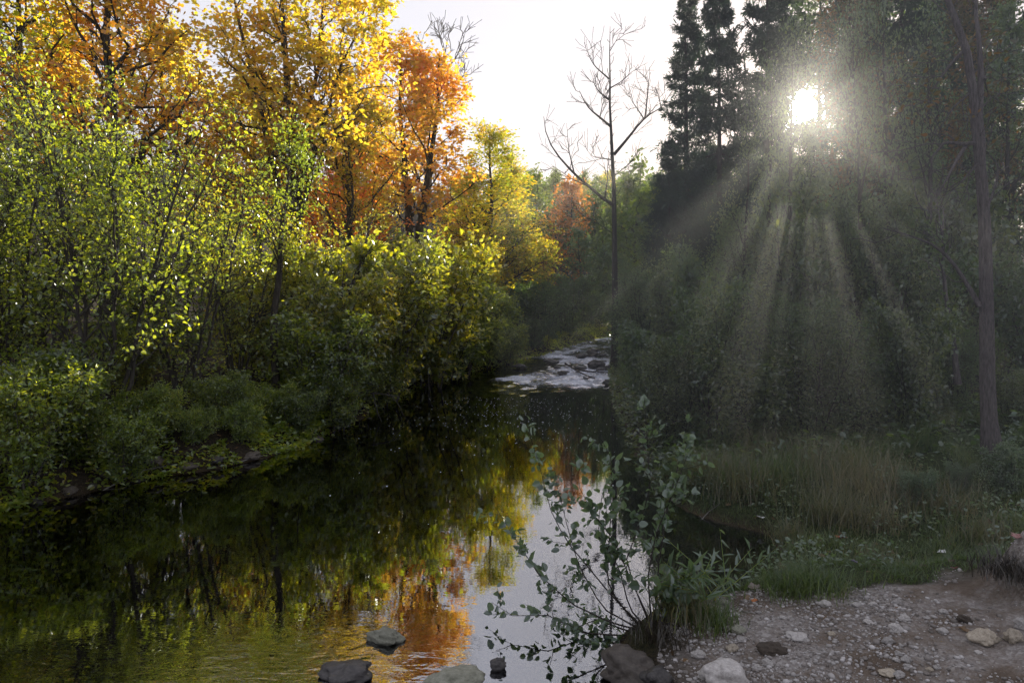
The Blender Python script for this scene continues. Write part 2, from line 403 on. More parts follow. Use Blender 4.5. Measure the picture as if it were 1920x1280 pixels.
gx = axis([(-205, -60, 12), (-60, -20, 2.5), (-20, -8, .5), (-8, .4, .14), (.4, 5.2, .045), (5.2, 12, .3), (12, 30, 1.0), (30, 60, 3), (60, 206, 12)])
gy = axis([(-30, 2.6, 1.5), (2.6, 6.4, .045), (6.4, 14, .14), (14, 50, .5), (50, 130, 2), (130, 216, 8)])
gX, gY = np.meshgrid(gx, gy); gZ = terrain(gX, gY)
nx, ny = len(gx), len(gy)
ii = (np.arange(ny - 1)[:, None] * nx + np.arange(nx - 1)[None]).ravel()
dl, dr = shore_d(gX, gY); dd = np.maximum(dl, dr)
pm = path_mask(gX, gY)
grassm = np.clip(dr / .3, 0, 1) * (gY < 12) * (gX > 0) * np.clip((gY - 5.0) / .6, 0, 1) * (1 - pm) + np.exp(-(((gX - 1.18) / .3) ** 2 + ((gY - 5.15) / .33) ** 2))
ground = mesh_np('ground', np.stack([gX, gY, gZ], -1).reshape(-1, 3), [np.stack([ii, ii + 1, ii + nx + 1, ii + nx], 1)], terrain_mat(), smooth=True,
                 attrs={'path': pm.ravel(), 'grass': np.clip(grassm, 0, 1).ravel(), 'bed': np.clip(.5 - (gZ - wl(gY) - .02) / .06, 0, 1).ravel()})
tag(ground, 'brown forest floor and gravel path on both stream banks', kind='structure')

wy = axis([(-6, 19, .16), (19, 46, .06), (46, 70, .5)])
ws = np.linspace(-1, 1, 150)
xl = np.interp(wy, YL, XL) - .9; xr = np.interp(wy, YR, XR) + .9; xr = np.maximum(xr, np.interp(wy, [3, 4.5, 7.5, 9, 12], [1.2, 1.6, 3.4, 3.2, 2.8]))
WX = xl[:, None] + (xr - xl)[:, None] * (ws[None] * .5 + .5); WYg = np.repeat(wy[:, None], 150, 1)
rap = np.clip((WYg - 19.0 + .9 * vnoise(WX * .8, WYg * .5, 3)) / 3, 0, 1) * (WYg < 48)
rap = rap * np.where(WYg < 31, np.clip((WX - np.interp(WYg, YL, XL) - .7 - .5 * vnoise(WYg * .9, WYg * 0, 71)) / 1.6, 0, 1), 1)
wave = fbm(WX * 2.6, WYg * 2.2, 90, 3) * .045 + np.abs(fbm(WX * .9, WYg * .8, 95, 2)) * .035
WZg = wl(WYg) + rap * wave
flow = np.clip(rap * .5 + .5 * np.exp(-(((WX + 1.45) / .85) ** 2 + ((WYg - 4.75) / .42) ** 2)) + .10 * np.clip((5.6 - WYg) / .6, 0, 1) * np.clip((-.6 - WX) / .5, 0, 1), 0, 1)
foam = np.clip(rap * (.62 + .30 * fbm(WX * .9, WYg * .5, 61, 3)), 0, .8) + .5 * np.exp(-(((WX + .95) / .13) ** 2 + ((WYg - 5.12) / .05) ** 2)) + .42 * np.exp(-(((WX + 1.02) / .28) ** 2 + ((WYg - 4.66) / .06) ** 2))
n_ = len(wy); iw = (np.arange(n_ - 1)[:, None] * 150 + np.arange(149)[None]).ravel()
water = mesh_np('stream_water', np.stack([WX, WYg, WZg], -1).reshape(-1, 3), [np.stack([iw, iw + 1, iw + 151, iw + 150], 1)], water_mat(), smooth=True,
                attrs={'flow': flow.ravel(), 'foam': foam.ravel()})
tag(water, 'dark stream pool fed by white rapids', kind='structure')


# ------------------------------------------------------------------ plant builders
def add_tree(name, wood, crown, barkm, leafm, nv=6, crown_name='crown', wood_name='trunk'):
    root = empty(name)
    V, Q = wood
    wo_ = mesh_np(wood_name, V, [Q], barkm, root, smooth=True); wo_.data['tubes'] = [v for t in TUBE_SPEC for v in t]
    if crown is not None:
        V, Fc = crown
        co_ = mesh_np(crown_name, V, [Fc], leafm, root); co_.data['leaf_verts'] = int(nv); co_.data['leaf_faces'] = 1
    return root


def wobble(rng, pts, n, amp):
    p = resample(pts, n); j = np.cumsum(rng.normal(size=(n, 3)) * amp, 0); j -= j[:1]; j[:, 2] = 0
    return p + j


def broadleaf(name, seed, stems, r0, prof, n1, n2, n3, size, nl, barkm, leafm, tm=OV, lt0=.3, ang=(38, 70), up=.25, l2=.5, l3=(.35, .8), spread=.07,
              curve=.12, K=12, tip=.12, sides=8, wob=.05, top_twigs=10, keep=None, droop=.25, jit=.05):
    rng = np.random.default_rng(seed)
    S = np.stack([wobble(rng, s, K, wob) for s in stems])
    rr = np.asarray(r0, float) if np.ndim(r0) else np.full(len(S), r0, float)
    SR = rr[:, None] * np.interp(np.linspace(0, 1, K), [0, .06, .5, 1], [1.35, 1, .68, tip])[None]
    A, AR, AL = children(rng, S, SR, n1, lt0, .99, lambda t, i: prof(t) * rng.uniform(.65, 1.15, len(t)), ang, up, 7, .022, jit, curve)
    B, BR, BLn = children(rng, A, AR, n2, .22, .98, lambda t, i: AL[i] * l2 * (1.15 - .55 * t) * rng.uniform(.6, 1.2, len(t)), (30, 60), .1, 5, .016, jit, .05, flat=.3)
    C, CR, _ = children(rng, B, BR, n3, .2, 1, lambda t, i: rng.uniform(l3[0], l3[1], len(t)), (25, 65), .05, 3, .010, jit, 0, flat=.2)
    D, DR, _ = children(rng, A, AR, 3, .5, 1, lambda t, i: rng.uniform(l3[0], l3[1], len(t)), (10, 60), .05, 3, .010, jit)
    E, ER, _ = children(rng, S, SR, top_twigs, .8, 1, lambda t, i: rng.uniform(l3[0], l3[1] * 1.3, len(t)), (10, 60), .2, 3, .010, jit)
    T = np.concatenate([C, D, E]); TR = np.concatenate([CR, DR, ER])
    TR = np.maximum(TR, .0025)
    wood = tubes([(S, SR, sides), (A, AR, 5), (B, np.maximum(BR, .004), 4), (T, TR, 3)])
    crown = leaves(rng, T, nl, size, tm, spread, droop, keep=keep)
    return add_tree(name, wood, crown, barkm, leafm, len(tm[0]))


def conifer(name, seed, H, Rb, nwh, leafm, nb=6, ns=9, blades=9, cb=.02, blade=.20, top=.0, gap=1.0, keep=None):
    rng = np.random.default_rng(seed)
    K = 14
    S = wobble(rng, [(0, 0, 0), (0, 0, H)], K, .012)[None]
    SR = (H * .0125 * np.linspace(1.1, .06, K))[None]
    P, R, Ls = [], [], []
    for w in range(nwh):
        t = cb + (1 - cb) * (w + rng.uniform(-.3, .3)) / nwh; t = min(max(t, cb), .985)
        for b in range(nb):
            if rng.random() > gap: continue
            a = rng.uniform(0, 2 * np.pi)
            L = Rb * ((1 - t) ** .8) * rng.uniform(.55, 1.15) + .12
            s = np.linspace(0, 1, 6)
            drop = -.34 * L * np.sin(s * 2.4) * (1 - t * .7) + .30 * L * t * t * s + .16 * L * s ** 2
            P.append(np.stack([np.cos(a) * L * s, np.sin(a) * L * s, t * H + drop], 1)); R.append(.011 * L * (1 - .8 * s) + .003); Ls.append(L)
    A = np.array(P); AR = np.array(R); AL = np.array(Ls)
    B, BR, _ = children(rng, A, AR, ns, .15, 1, lambda t, i: AL[i] * .34 * (1.1 - .6 * t) * rng.uniform(.6, 1.2, len(t)) + .08, (35, 70), -.12, 3, .01, .03, -.12, flat=.85)
    wood = tubes([(S, SR, 8), (A, AR, 4), (B, np.maximum(BR, .003), 3)])
    T = np.concatenate([B, A[:, 3:]])
    crown = leaves(rng, T, blades, blade, BL, .03, .12, .9, t0=0, keep=keep)
    return add_tree(name, wood, crown, M_bark_d, leafm, 5)


def bell(R, pk=.35):
    return lambda t: R * (np.clip((t - 0) / pk, .3, 1) * np.clip((1.06 - t) / (1.06 - pk), .05, 1) ** .75)


PROTO = {}
USED = set()


def kids(o): return [c for c in bpy.data.objects if c.parent == o]


def put(key, px, Y, top, label, group=None, cat='tree', rot=0., mat=None, wide=1.0, x=None, barkm=None, sink=.06):
    """stand plant KEY on the ground so that its top reaches picture row TOP (in world units: a real height)"""
    root, H = PROTO[key]
    xx = X(px, Y) if x is None else x
    z = float(terrain(xx, Y)) - sink
    s = (Z(top, Y) - z) / H
    if key in USED:
        r = root.copy(); COL.objects.link(r)
        ch = []
        for c in KIDS[key]:
            d = c.copy(); d.parent = r; COL.objects.link(d); ch.append(d)
        for k in ('group', 'label'):
            if k in r: del r[k]
    else:
        USED.add(key); r = root; ch = KIDS[key]
    r.location = (xx, Y, z); r.rotation_euler = (0, 0, rot); r.scale = (s * wide, s * wide, s)
    for d in ch:
        m = mat if d.name.startswith('crown') else barkm
        sl = d.material_slots[0]
        sl.link = 'OBJECT'; sl.material = m or d.data.materials[0]
    tag(r, label, cat, group)
    return r


KIDS = {}
LEAFN = {'OV': 6}


def thin_crowns(half_deg, soft_deg):
    """cut a gap in the crowns at the sun and added tunnels for its shafts"""
    rng = np.random.default_rng(9); bpy.context.view_layer.update(); done = 0
    for o in list(COL.objects):
        if not o.name.startswith('crown') or o.parent is None or o.location.length > 0: continue
        M = np.array(o.parent.matrix_world)
        if M[0, 3] < 2: continue
        me = o.data; n = len(me.vertices); V = np.empty(n * 3, np.float32); me.vertices.foreach_get('co', V); V = V.reshape(-1, 3)
        k = me.get('leaf_verts', 0)
        if not k: continue
        c = V.reshape(-1, k, 3).mean(1); W = c @ M[:3, :3].T + M[:3, 3] - np.array([0, 0, CH])
        ang = np.degrees(np.arccos(np.clip((norm(W) @ SD), -1, 1)))
        kill = rng.random(len(c)) > np.clip((ang - half_deg) / (soft_deg - half_deg), 0, 1)
        Wc = W + np.array([0, 0, CH])
        for P, rad in SHAFTS:
            q = Wc - P; t = q @ SD; dist = np.linalg.norm(q - t[:, None] * SD, axis=1)
            kill |= (t > 1) & (dist < rad * (1.25 - .5 * rng.random(len(c)))) & (rng.random(len(c)) < .97)
        if kill.sum() < 3: continue
        fp = me['leaf_faces']; lv = len(me.polygons) // (len(c)); sz = me.polygons[0].loop_total
        LI = np.empty(len(me.loops), np.int32); me.loops.foreach_get('vertex_index', LI); LI = LI.reshape(len(c), lv, sz)
        tmpl = LI[0]
        keepm = ~kill; Vn = V.reshape(-1, k, 3)[keepm].reshape(-1, 3)
        Fn = (tmpl[None] + (np.arange(keepm.sum()) * k)[:, None, None]).reshape(-1, sz)
        t = mesh_np('crown', Vn, [Fn], me.materials[0], link=False)
        mt = o.material_slots[0].material; o.data = t.data; bpy.data.objects.remove(t)
        o.material_slots[0].link = 'OBJECT'; o.material_slots[0].material = mt
        done += 1
    for o in list(COL.objects):
        if o.type != 'MESH' or 'tubes' not in o.data or o.parent is None: continue
        M = np.array(o.parent.matrix_world)
        if M[0, 3] < 2: continue
        me = o.data; sp = list(me['tubes']); n = len(me.vertices); V = np.empty(n * 3, np.float32); me.vertices.foreach_get('co', V); V = V.reshape(-1, 3)
        F4 = np.empty(len(me.loops), np.int32); me.loops.foreach_get('vertex_index', F4); F4 = F4.reshape(-1, 4)
        vo = fo = 0; keepf = np.ones(len(F4), bool)
        for j in range(0, len(sp), 3):
            m_, k_, s_ = sp[j:j + 3]
            if j > 0:
                C = V[vo:vo + m_ * k_ * s_].reshape(m_, k_, s_, 3).mean(2) @ M[:3, :3].T + M[:3, 3]
                dead_ = np.zeros(m_, bool)
                for P, rad in SHAFTS + [(np.array([0, 0, CH]), .3)]:
                    q = C - P; t = q @ SD; dist = np.linalg.norm(q - t[..., None] * SD, axis=2)
                    hit = (t > 1) & (dist < rad)
                    dead_ |= hit[:, k_ // 4:].any(1) if j > 3 else hit[:, k_ // 3:2 * k_ // 3 + 1].any(1)
                keepf[fo:fo + m_ * (k_ - 1) * s_] &= np.repeat(~dead_, (k_ - 1) * s_)
            vo += m_ * k_ * s_; fo += m_ * (k_ - 1) * s_
        if keepf.all(): continue
        used, inv = np.unique(F4[keepf], return_inverse=True)
        t = mesh_np('trunk', V[used], [inv.reshape(-1, 4)], me.materials[0], smooth=True, link=False)
        mt = o.material_slots[0].material; o.data = t.data; bpy.data.objects.remove(t)
        o.material_slots[0].link = 'OBJECT'; o.material_slots[0].material = mt
    print('thinned', done)



def proto(key, root, H):
    PROTO[key] = (root, H); KIDS[key] = kids(root)


def fan(rng, n, H, R, lean=.0, base=.25, z0=0):
    out = []
    for k in range(n):
        a = 2 * np.pi * (k + rng.random() * .7) / n; q = rng.uniform(.25, 1.0); h = H * rng.uniform(.72, 1.0)
        bx, by = np.cos(a) * base * rng.random(), np.sin(a) * base * rng.random()
        ex, ey = np.cos(a) * R * q + lean, np.sin(a) * R * q
        out.append([(bx, by, z0), (bx + (ex - bx) * .25, by + (ey - by) * .25, h * .33), (bx + (ex - bx) * .62, by + (ey - by) * .62, h * .70), (ex, ey, h)])
    return out


r_ = np.random.default_rng(7); KR = np.random.default_rng(8)
# tall alder clumps with many dark stems
for k, (n, R) in enumerate([(9, 2.1), (8, 1.8), (7, 1.9)]):
    proto(f'alder{k}', broadleaf('alder_tree', 100 + k, fan(r_, n, 5.6, R), .034, bell(1.0, .3), 13, 4, 3, .074, 6, M_alderbark, M_alder, lt0=.16, l3=(.2, .5), spread=.05, keep=lambda p: KR.random(len(p)) < 1.05 - .85 * p[:, 2] / 5.6, wob=.04, sides=7), 5.5)
# low rounded bushes
for k, (n, R) in enumerate([(11, 1.0), (12, 1.15), (10, .9)]):
    proto(f'bush{k}', broadleaf('leafy_bush', 140 + k, fan(r_, n, 2.0, R, base=.35), .014, bell(.55, .4), 10, 5, 2, .070, 6, M_bark, M_sunbush, lt0=.08, l3=(.12, .3), spread=.04, sides=5, wob=.02, up=.1), 2.0)
# autumn maples
def vee(H, tops, fork=.25):
    out = []
    for (ax, ay, hh, fk) in tops:
        out.append([(ax * .06, ay * .06, 0), (ax * .12, ay * .12, H * fk), (ax * .6, ay * .6, H * (fk + .35)), (ax, ay, H * hh)])
    return out
proto('maple0', broadleaf('maple_tree', 200, vee(14, [(-1.9, .3, .93, .35), (-.3, -.2, 1, .3), (1.2, .4, .95, .3), (2.4, -.5, .80, .3)]), [.13, .17, .13, .10], bell(3.0, .3), 19, 6, 4, .14, 5, M_bark_d, M_gold, MP, lt0=.33, spread=.10), 14)
proto('maple1', broadleaf('maple_tree', 201, vee(14, [(-.4, .1, 1, .3), (.7, .3, .96, .25)]), [.19, .19], bell(3.3, .3), 24, 6, 4, .15, 7, M_bark_d, M_orange, MP, lt0=.36, spread=.11), 14)
proto('maple2', broadleaf('maple_tree', 202, [[(0, 0, 0), (.1, 0, 5), (-.2, .1, 10), (.1, .1, 14)]], .20, bell(4.2, .3), 38, 6, 5, .14, 6, M_bark_d, M_orange, MP, lt0=.28, spread=.13), 14)
proto('birch0', broadleaf('birch_tree', 203, [[(0, 0, 0), (.1, 0, 4), (.0, .1, 8), (.1, .1, 12)]], .13, lambda t: 2.7 * (1.03 - t) ** .8 + .2, 42, 6, 4, .135, 7, M_bark_d, M_yelgreen, OV, lt0=.18, spread=.10, ang=(50, 80)), 12)
proto('slim', broadleaf('slim_tree', 204, [[(0, 0, 0), (-.02, 0, 2.2), (.1, 0, 4.2), (.35, 0, 7)]], .11, bell(1.5, .4), 22, 4, 3, .09, 6, M_bark_d, M_alder, OV, lt0=.42, spread=.06, wob=.03), 7)
# far trees, smaller counts with bigger leaf sprays
proto('far0', broadleaf('hill_tree', 220, [[(0, 0, 0), (0, .1, 5), (.1, 0, 10)]], .16, bell(3.0, .35), 24, 4, 3, .30, 6, M_bark_d, M_hill, RH, lt0=.15, spread=.22), 10)
proto('far1', broadleaf('hill_tree', 221, [[(0, 0, 0), (.2, .1, 5), (-.1, 0, 10)]], .16, bell(2.5, .4), 22, 4, 3, .28, 6, M_bark_d, M_hill, RH, lt0=.12, spread=.22), 10)
# shaded shrubs of the other bank, large leaves
for k, (n, R, Hh, lz, ln) in enumerate([(9, 1.5, 4.5, .085, 7), (8, 1.3, 4.5, .11, 5), (8, 1.7, 4.5, .15, 4)]):
    proto(f'under{k}', broadleaf('understorey_shrub', 240 + k, fan(r_, n, Hh, R, base=.4), .022, bell(.95, .4), 12, 4, 3, lz, ln, M_bark_d, M_shade, lt0=.06, l3=(.25, .6), spread=.10, wob=.05, sides=5, up=.12, droop=.45), Hh)
SUN_AZ, SUN_EL = math.atan2(1510 - 960, F), math.atan2(HZ - 200, math.hypot(F, 550))
SD = np.array([math.sin(SUN_AZ) * math.cos(SUN_EL), math.cos(SUN_AZ) * math.cos(SUN_EL), math.sin(SUN_EL)])
proto('spruce0', conifer('spruce_tree', 300, 15, 3.6, 30, M_needle, 7, 13, 9, .02, blade=.24), 15)
proto('spruce1', conifer('spruce_tree', 301, 15, 2.0, 38, M_needle, 7, 9, 9, .02, blade=.20), 15)
proto('spruce2', conifer('spruce_tree', 302, 15, 3.6, 26, M_needle, 7, 13, 9, .03, gap=.85, blade=.24), 15)
proto('pine0', conifer('pine_tree', 303, 15, 3.9, 24, M_needle, 6, 13, 10, .12, gap=.75, blade=.26), 15)

# ------------------------------------------------------------------ the planting, each plant one by one
A = 'alder trees leaning over the water'
put('alder0', 185, 10.4, 125, 'tall green alder with a fan of dark stems rising from the stony shore', A, rot=.4)
put('alder1', 20, 10.9, 190, 'green alder clump at the edge of the picture beside the tallest alder', A, rot=1.9)
put('alder2', 345, 12.0, 250, 'alder leaning towards the slim dark trunk, stems spreading wide', A, rot=2.9)
put('alder1', -130, 9.6, 210, 'alder cut by the picture edge, low over the rocky shore', A, rot=4.0)
put('alder2', 440, 14.6, 330, 'shorter bright green alder standing behind the slim dark trunk', A, rot=.9, mat=M_sunbush)
put('alder0', 90, 13.6, 130, 'highest alder foliage mingling with the orange maple leaves', A, rot=2.2)
put('alder2', 270, 14.5, 230, 'alder between the tallest alder and the orange maple trunk', A, rot=5.2)
put('slim', 515, 14.0, 250, 'slim dark-trunked tree standing straight at the water side', None, rot=.2)
put('alder1', 620, 17.5, 400, 'yellow-green alder behind the leaning dead trunk', A, rot=.7, mat=M_sunbush)

Mg = 'autumn maples on the far bank'
put('maple2', 205, 19.5, -150, 'orange maple whose leaves fill the upper corner of the picture', Mg, rot=.5, wide=1.25)
put('maple2', 40, 21.0, -120, 'yellow-green maple at the very edge above the alders', Mg, rot=2.5, mat=M_yelgreen, wide=1.2)
put('maple0', 545, 24.0, -130, 'tall golden maple with several dark trunks fanning upward', Mg, wide=1.2)
put('maple1', 772, 32.0, 78, 'burnt orange maple with two straight trunks beside the open sky', Mg, rot=0, wide=1.3)
put('maple2', 655, 31.0, 300, 'low red-orange maple glowing between the two tall maples', Mg, rot=1.2, mat=M_red, wide=1.4)
put('maple2', 420, 29.0, 235, 'orange maple filling the gap behind the golden maple', Mg, rot=3.3, mat=M_orange, wide=1.3)
put('maple2', 300, 28.0, 60, 'amber maple behind the orange corner maple', Mg, rot=4.4, mat=M_gold, wide=1.2)
put('maple1', 110, 29.0, 60, 'yellow maple seen through the alder leaves', Mg, rot=1.0, mat=M_gold)
put('maple2', 700, 38.0, 210, 'golden maple between and behind the tall pair of maples', Mg, rot=5.0, mat=M_gold, wide=1.4)
put('maple2', 655, 27.0, 165, 'golden maple bridging the gap between the two tall maples', Mg, rot=2.7, mat=M_gold, wide=1.15)
put('maple2', 480, 33.0, 150, 'yellow maple low behind the fanning trunks', Mg, rot=.4, mat=M_gold, wide=1.3)
put('birch0', 912, 36.0, 243, 'yellow-green tree with a ragged pointed top next to the open sky', None, rot=.3, wide=1.5)
put('maple2', 890, 39.0, 330, 'broad yellow-green maple behind the ragged pointed tree', Mg, rot=.8, mat=M_yelgreen, wide=1.3)
put('birch0', 962, 42.0, 300, 'smaller yellow-green tree on the sky side of the ragged pointed one', None, rot=2.3, wide=1.6)
put('maple2', 860, 44.0, 340, 'rust red tree low behind the ragged yellow-green tree', Mg, rot=2.0, mat=M_rust)
put('maple2', 565, 36, 330, 'rusty maple glimpsed low between golden trunks', Mg, rot=.1, mat=M_rust)
put('maple1', -60, 27, 100, 'orange maple mostly beyond the picture edge', Mg, rot=2.1, mat=M_orange)

B = 'bushes along the sunny bank'
bl = [
 (0, 950, 28.8, 610, 'small bush at the narrow neck of the rapids', M_alder), (1, 1000, 33.0, 600, 'low bush dipping to the rapids edge', M_shade),
 (0, 230, 9.9, 770, 'low ferny bush at the water edge under the tallest alder', M_fern), (1, 365, 10.9, 765, 'low bush leaning over the stones', M_fern), (2, 455, 11.5, 750, 'small bush at the water line beyond the stones', M_fern), (0, 560, 12.9, 730, 'bush trailing in the water before the slim trunk', M_alder), (1, 625, 14.0, 690, 'bush spilling over the bank below the dead branch', M_alder), (2, 715, 17.6, 650, 'low bush hiding the bank at the dead branch', M_alder),
 (0, 705, 18.0, 455, 'bright yellow-green bush below the two-trunked maple', M_sunbush), (1, 790, 21.5, 470, 'sunlit bush between the leaning trunk and the rapids', M_sunbush),
 (2, 868, 25.0, 500, 'green bush overhanging the head of the pool', M_alder), (0, 640, 15.6, 520, 'leafy bush at the foot of the leaning dead trunk', M_sunbush),
 (1, 590, 14.2, 590, 'low bush beside the slim dark trunk', M_alder), (2, 925, 30.5, 540, 'dark green bush where the rapids meet the pool', M_alder),
 (0, 1010, 34.5, 530, 'shaded bush beside the lower rapids', M_shade), (1, 1055, 40.0, 520, 'bush at the upper end of the rapids', M_shade),
 (2, 745, 20.6, 590, 'low shaded bush trailing over the pool edge', M_alder), (0, 835, 23.6, 590, 'round dark bush touching the still water', M_alder),
 (1, 905, 27.0, 600, 'small shaded bush just before the rapids', M_alder), (2, 670, 16.0, 640, 'bush hanging over the shore below the leaning trunk', M_alder),
 (0, 40, 8.9, 690, 'broad-leaved bush low at the picture edge', M_fern), (1, 165, 9.9, 740, 'low bush at the foot of the tallest alder', M_fern),
 (2, 300, 10.7, 720, 'bush with a bright sunlit spray above the stony shore', M_fern), (0, 410, 11.7, 700, 'dark bush between the tallest alder and the slim trunk', M_alder),
 (1, 505, 12.8, 720, 'low bush before the foot of the slim trunk', M_fern), (2, 100, 9.5, 650, 'taller green bush before the tallest alder stems', M_alder),
 (0, 250, 12.5, 600, 'bush behind the tallest alder stems', M_sunbush), (1, 560, 16.5, 470, 'sunlit bush between slim trunk and leaning trunk', M_sunbush),
 (2, 475, 17.0, 480, 'yellow-green bush behind the slim trunk', M_sunbush),
 (2, 20, 14.0, 520, 'bush in leaf shade deep behind the alders', M_sunbush),
 (0, 870, 33.0, 460, 'yellow-green bush under the ragged pointed tree', M_yelgreen), (1, 955, 39.0, 455, 'pale bush under the smaller yellow-green tree', M_yelgreen),
 (0, 1100, 46.0, 560, 'dark bush closing the upper end of the rapids', M_shade), (1, 1135, 49.0, 540, 'bush behind the upper end of the rapids by the bare trunk', M_shade),
 (2, 770, 27.0, 440, 'sunlit bush hiding the feet of the two-trunked maple', M_sunbush),
]
for i, (k, px, Y, top, lab, m) in enumerate(bl):
    put(f'bush{k}', px, Y, top, lab, B, 'bush', rot=i * 1.7, mat=m, wide=1.15 if top > 560 else 1.0)

Fg = 'trees up the valley'
for i, (k, px, Y, top, lab, m) in enumerate([
 (0, 1062, 55, 352, 'orange tree in the middle of the valley behind the bare tree', M_rust), (1, 1008, 58, 335, 'dark green tree between yellow-green and orange trees', M_hill),
 (1, 1112, 62, 366, 'green tree just beside the big low limb of the bare tree', M_hill), (0, 1165, 60, 350, 'green tree directly behind the bare trunk', M_hill),
 (1, 1200, 44, 318, 'green tree top at the foot of the slender spruce', M_hill), (0, 1085, 48, 440, 'shaded green tree above the end of the rapids', M_shade),
 (1, 1130, 52, 420, 'shaded tree behind the bare trunk above the rapids', M_hill), (0, 1025, 47, 455, 'rusty low tree above the bend of the rapids', M_rust),
 (1, 975, 50, 400, 'olive green tree in the valley gap', M_hill), (0, 1195, 52, 400, 'dark tree beside the bare trunk', M_shade)]):
    put(f'far{k}', px, Y, top, lab, Fg, rot=i * 2.1, mat=m)
Hg = 'trees on the distant wooded hill'
rh = np.random.default_rng(55)
for i in range(46):
    px = 930 + 330 * ((i * .618) % 1) ; Y = [84, 98, 112][i % 3] + rh.uniform(-5, 5)
    top = 350 - 10 * (i % 3) + rh.uniform(-8, 10) + .05 * (px - 1090)
    put(f'far{i % 2}', px, Y, top, 'small green tree among many on the distant wooded hill', Hg, rot=rh.uniform(0, 6), mat=[M_hill, M_hill, M_yelgreen, M_hill][i % 4])

C = 'conifers on the shaded bank'
for i, (key, px, Y, top, lab, w) in enumerate([
 ('spruce1', 1289, 26, -22, 'slender spire-shaped spruce beside the open sky', 1.0), ('spruce0', 1347, 23, -45, 'dense spruce behind the slender spire', .85),
 ('spruce2', 1440, 23, -130, 'dark spruce just beside the sun', .8), ('spruce2', 1462, 30, -40, 'spruce standing behind the sun glare', 1.1),
 ('spruce0', 1690, 22, -190, 'tall spruce between the sun and the grey trunk', 1.0), ('pine0', 1600, 27, -90, 'open-branched pine on the far side of the sun', 1.1),
 ('spruce2', 1790, 25, -150, 'spruce behind the forked grey tree', .9), ('spruce0', 1255, 25, 262, 'young spruce between the bare tree and the slender spire', .9), ('spruce2', 1400, 18.5, 300, 'ragged young spruce on the near side of the sun', .9),
 ('pine0', 1900, 24, -120, 'pine by the picture edge behind the grey trunk', 1.0)]):
    put(key, px, Y, top, lab, C, rot=i * 1.3, wide=w)
D = 'leafy trees on the shaded bank'
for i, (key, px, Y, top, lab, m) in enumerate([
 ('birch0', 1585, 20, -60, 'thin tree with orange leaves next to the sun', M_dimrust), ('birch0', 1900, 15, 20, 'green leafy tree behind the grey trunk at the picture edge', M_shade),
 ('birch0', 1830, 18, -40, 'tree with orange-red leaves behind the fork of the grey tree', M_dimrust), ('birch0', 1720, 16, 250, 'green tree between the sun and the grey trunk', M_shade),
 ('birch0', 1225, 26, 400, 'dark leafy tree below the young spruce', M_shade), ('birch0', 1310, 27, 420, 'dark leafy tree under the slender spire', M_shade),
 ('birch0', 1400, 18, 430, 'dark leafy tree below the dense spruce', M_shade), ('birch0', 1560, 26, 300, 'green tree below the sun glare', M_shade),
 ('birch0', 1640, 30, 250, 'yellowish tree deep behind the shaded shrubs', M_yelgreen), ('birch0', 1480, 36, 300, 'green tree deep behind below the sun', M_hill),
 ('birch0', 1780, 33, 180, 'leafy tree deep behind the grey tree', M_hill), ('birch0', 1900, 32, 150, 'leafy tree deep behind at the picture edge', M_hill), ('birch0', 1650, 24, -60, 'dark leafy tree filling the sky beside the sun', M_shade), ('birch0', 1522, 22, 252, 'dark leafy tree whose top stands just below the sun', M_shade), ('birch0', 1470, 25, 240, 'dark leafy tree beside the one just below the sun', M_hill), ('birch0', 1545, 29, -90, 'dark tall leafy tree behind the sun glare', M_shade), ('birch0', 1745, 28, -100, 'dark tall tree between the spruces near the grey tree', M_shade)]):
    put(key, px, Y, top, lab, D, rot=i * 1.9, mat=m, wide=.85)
for i, (px, Y, top) in enumerate([(1240, 36, 360), (1300, 40, 330), (1360, 44, 320), (1280, 48, 330), (1225, 44, 370), (1420, 38, 330), (1340, 54, 330), (1240, 56, 345)]):  # unseen trees added to keep sun off the valley air
    put('far%d' % (i % 2), px, Y, top, 'added tree hidden behind the spruces to shade the valley air', 'added shade trees hidden behind the spruces', rot=i * 1.2, mat=M_hill, wide=1.3)
U = 'shaded shrubs on the dark bank'
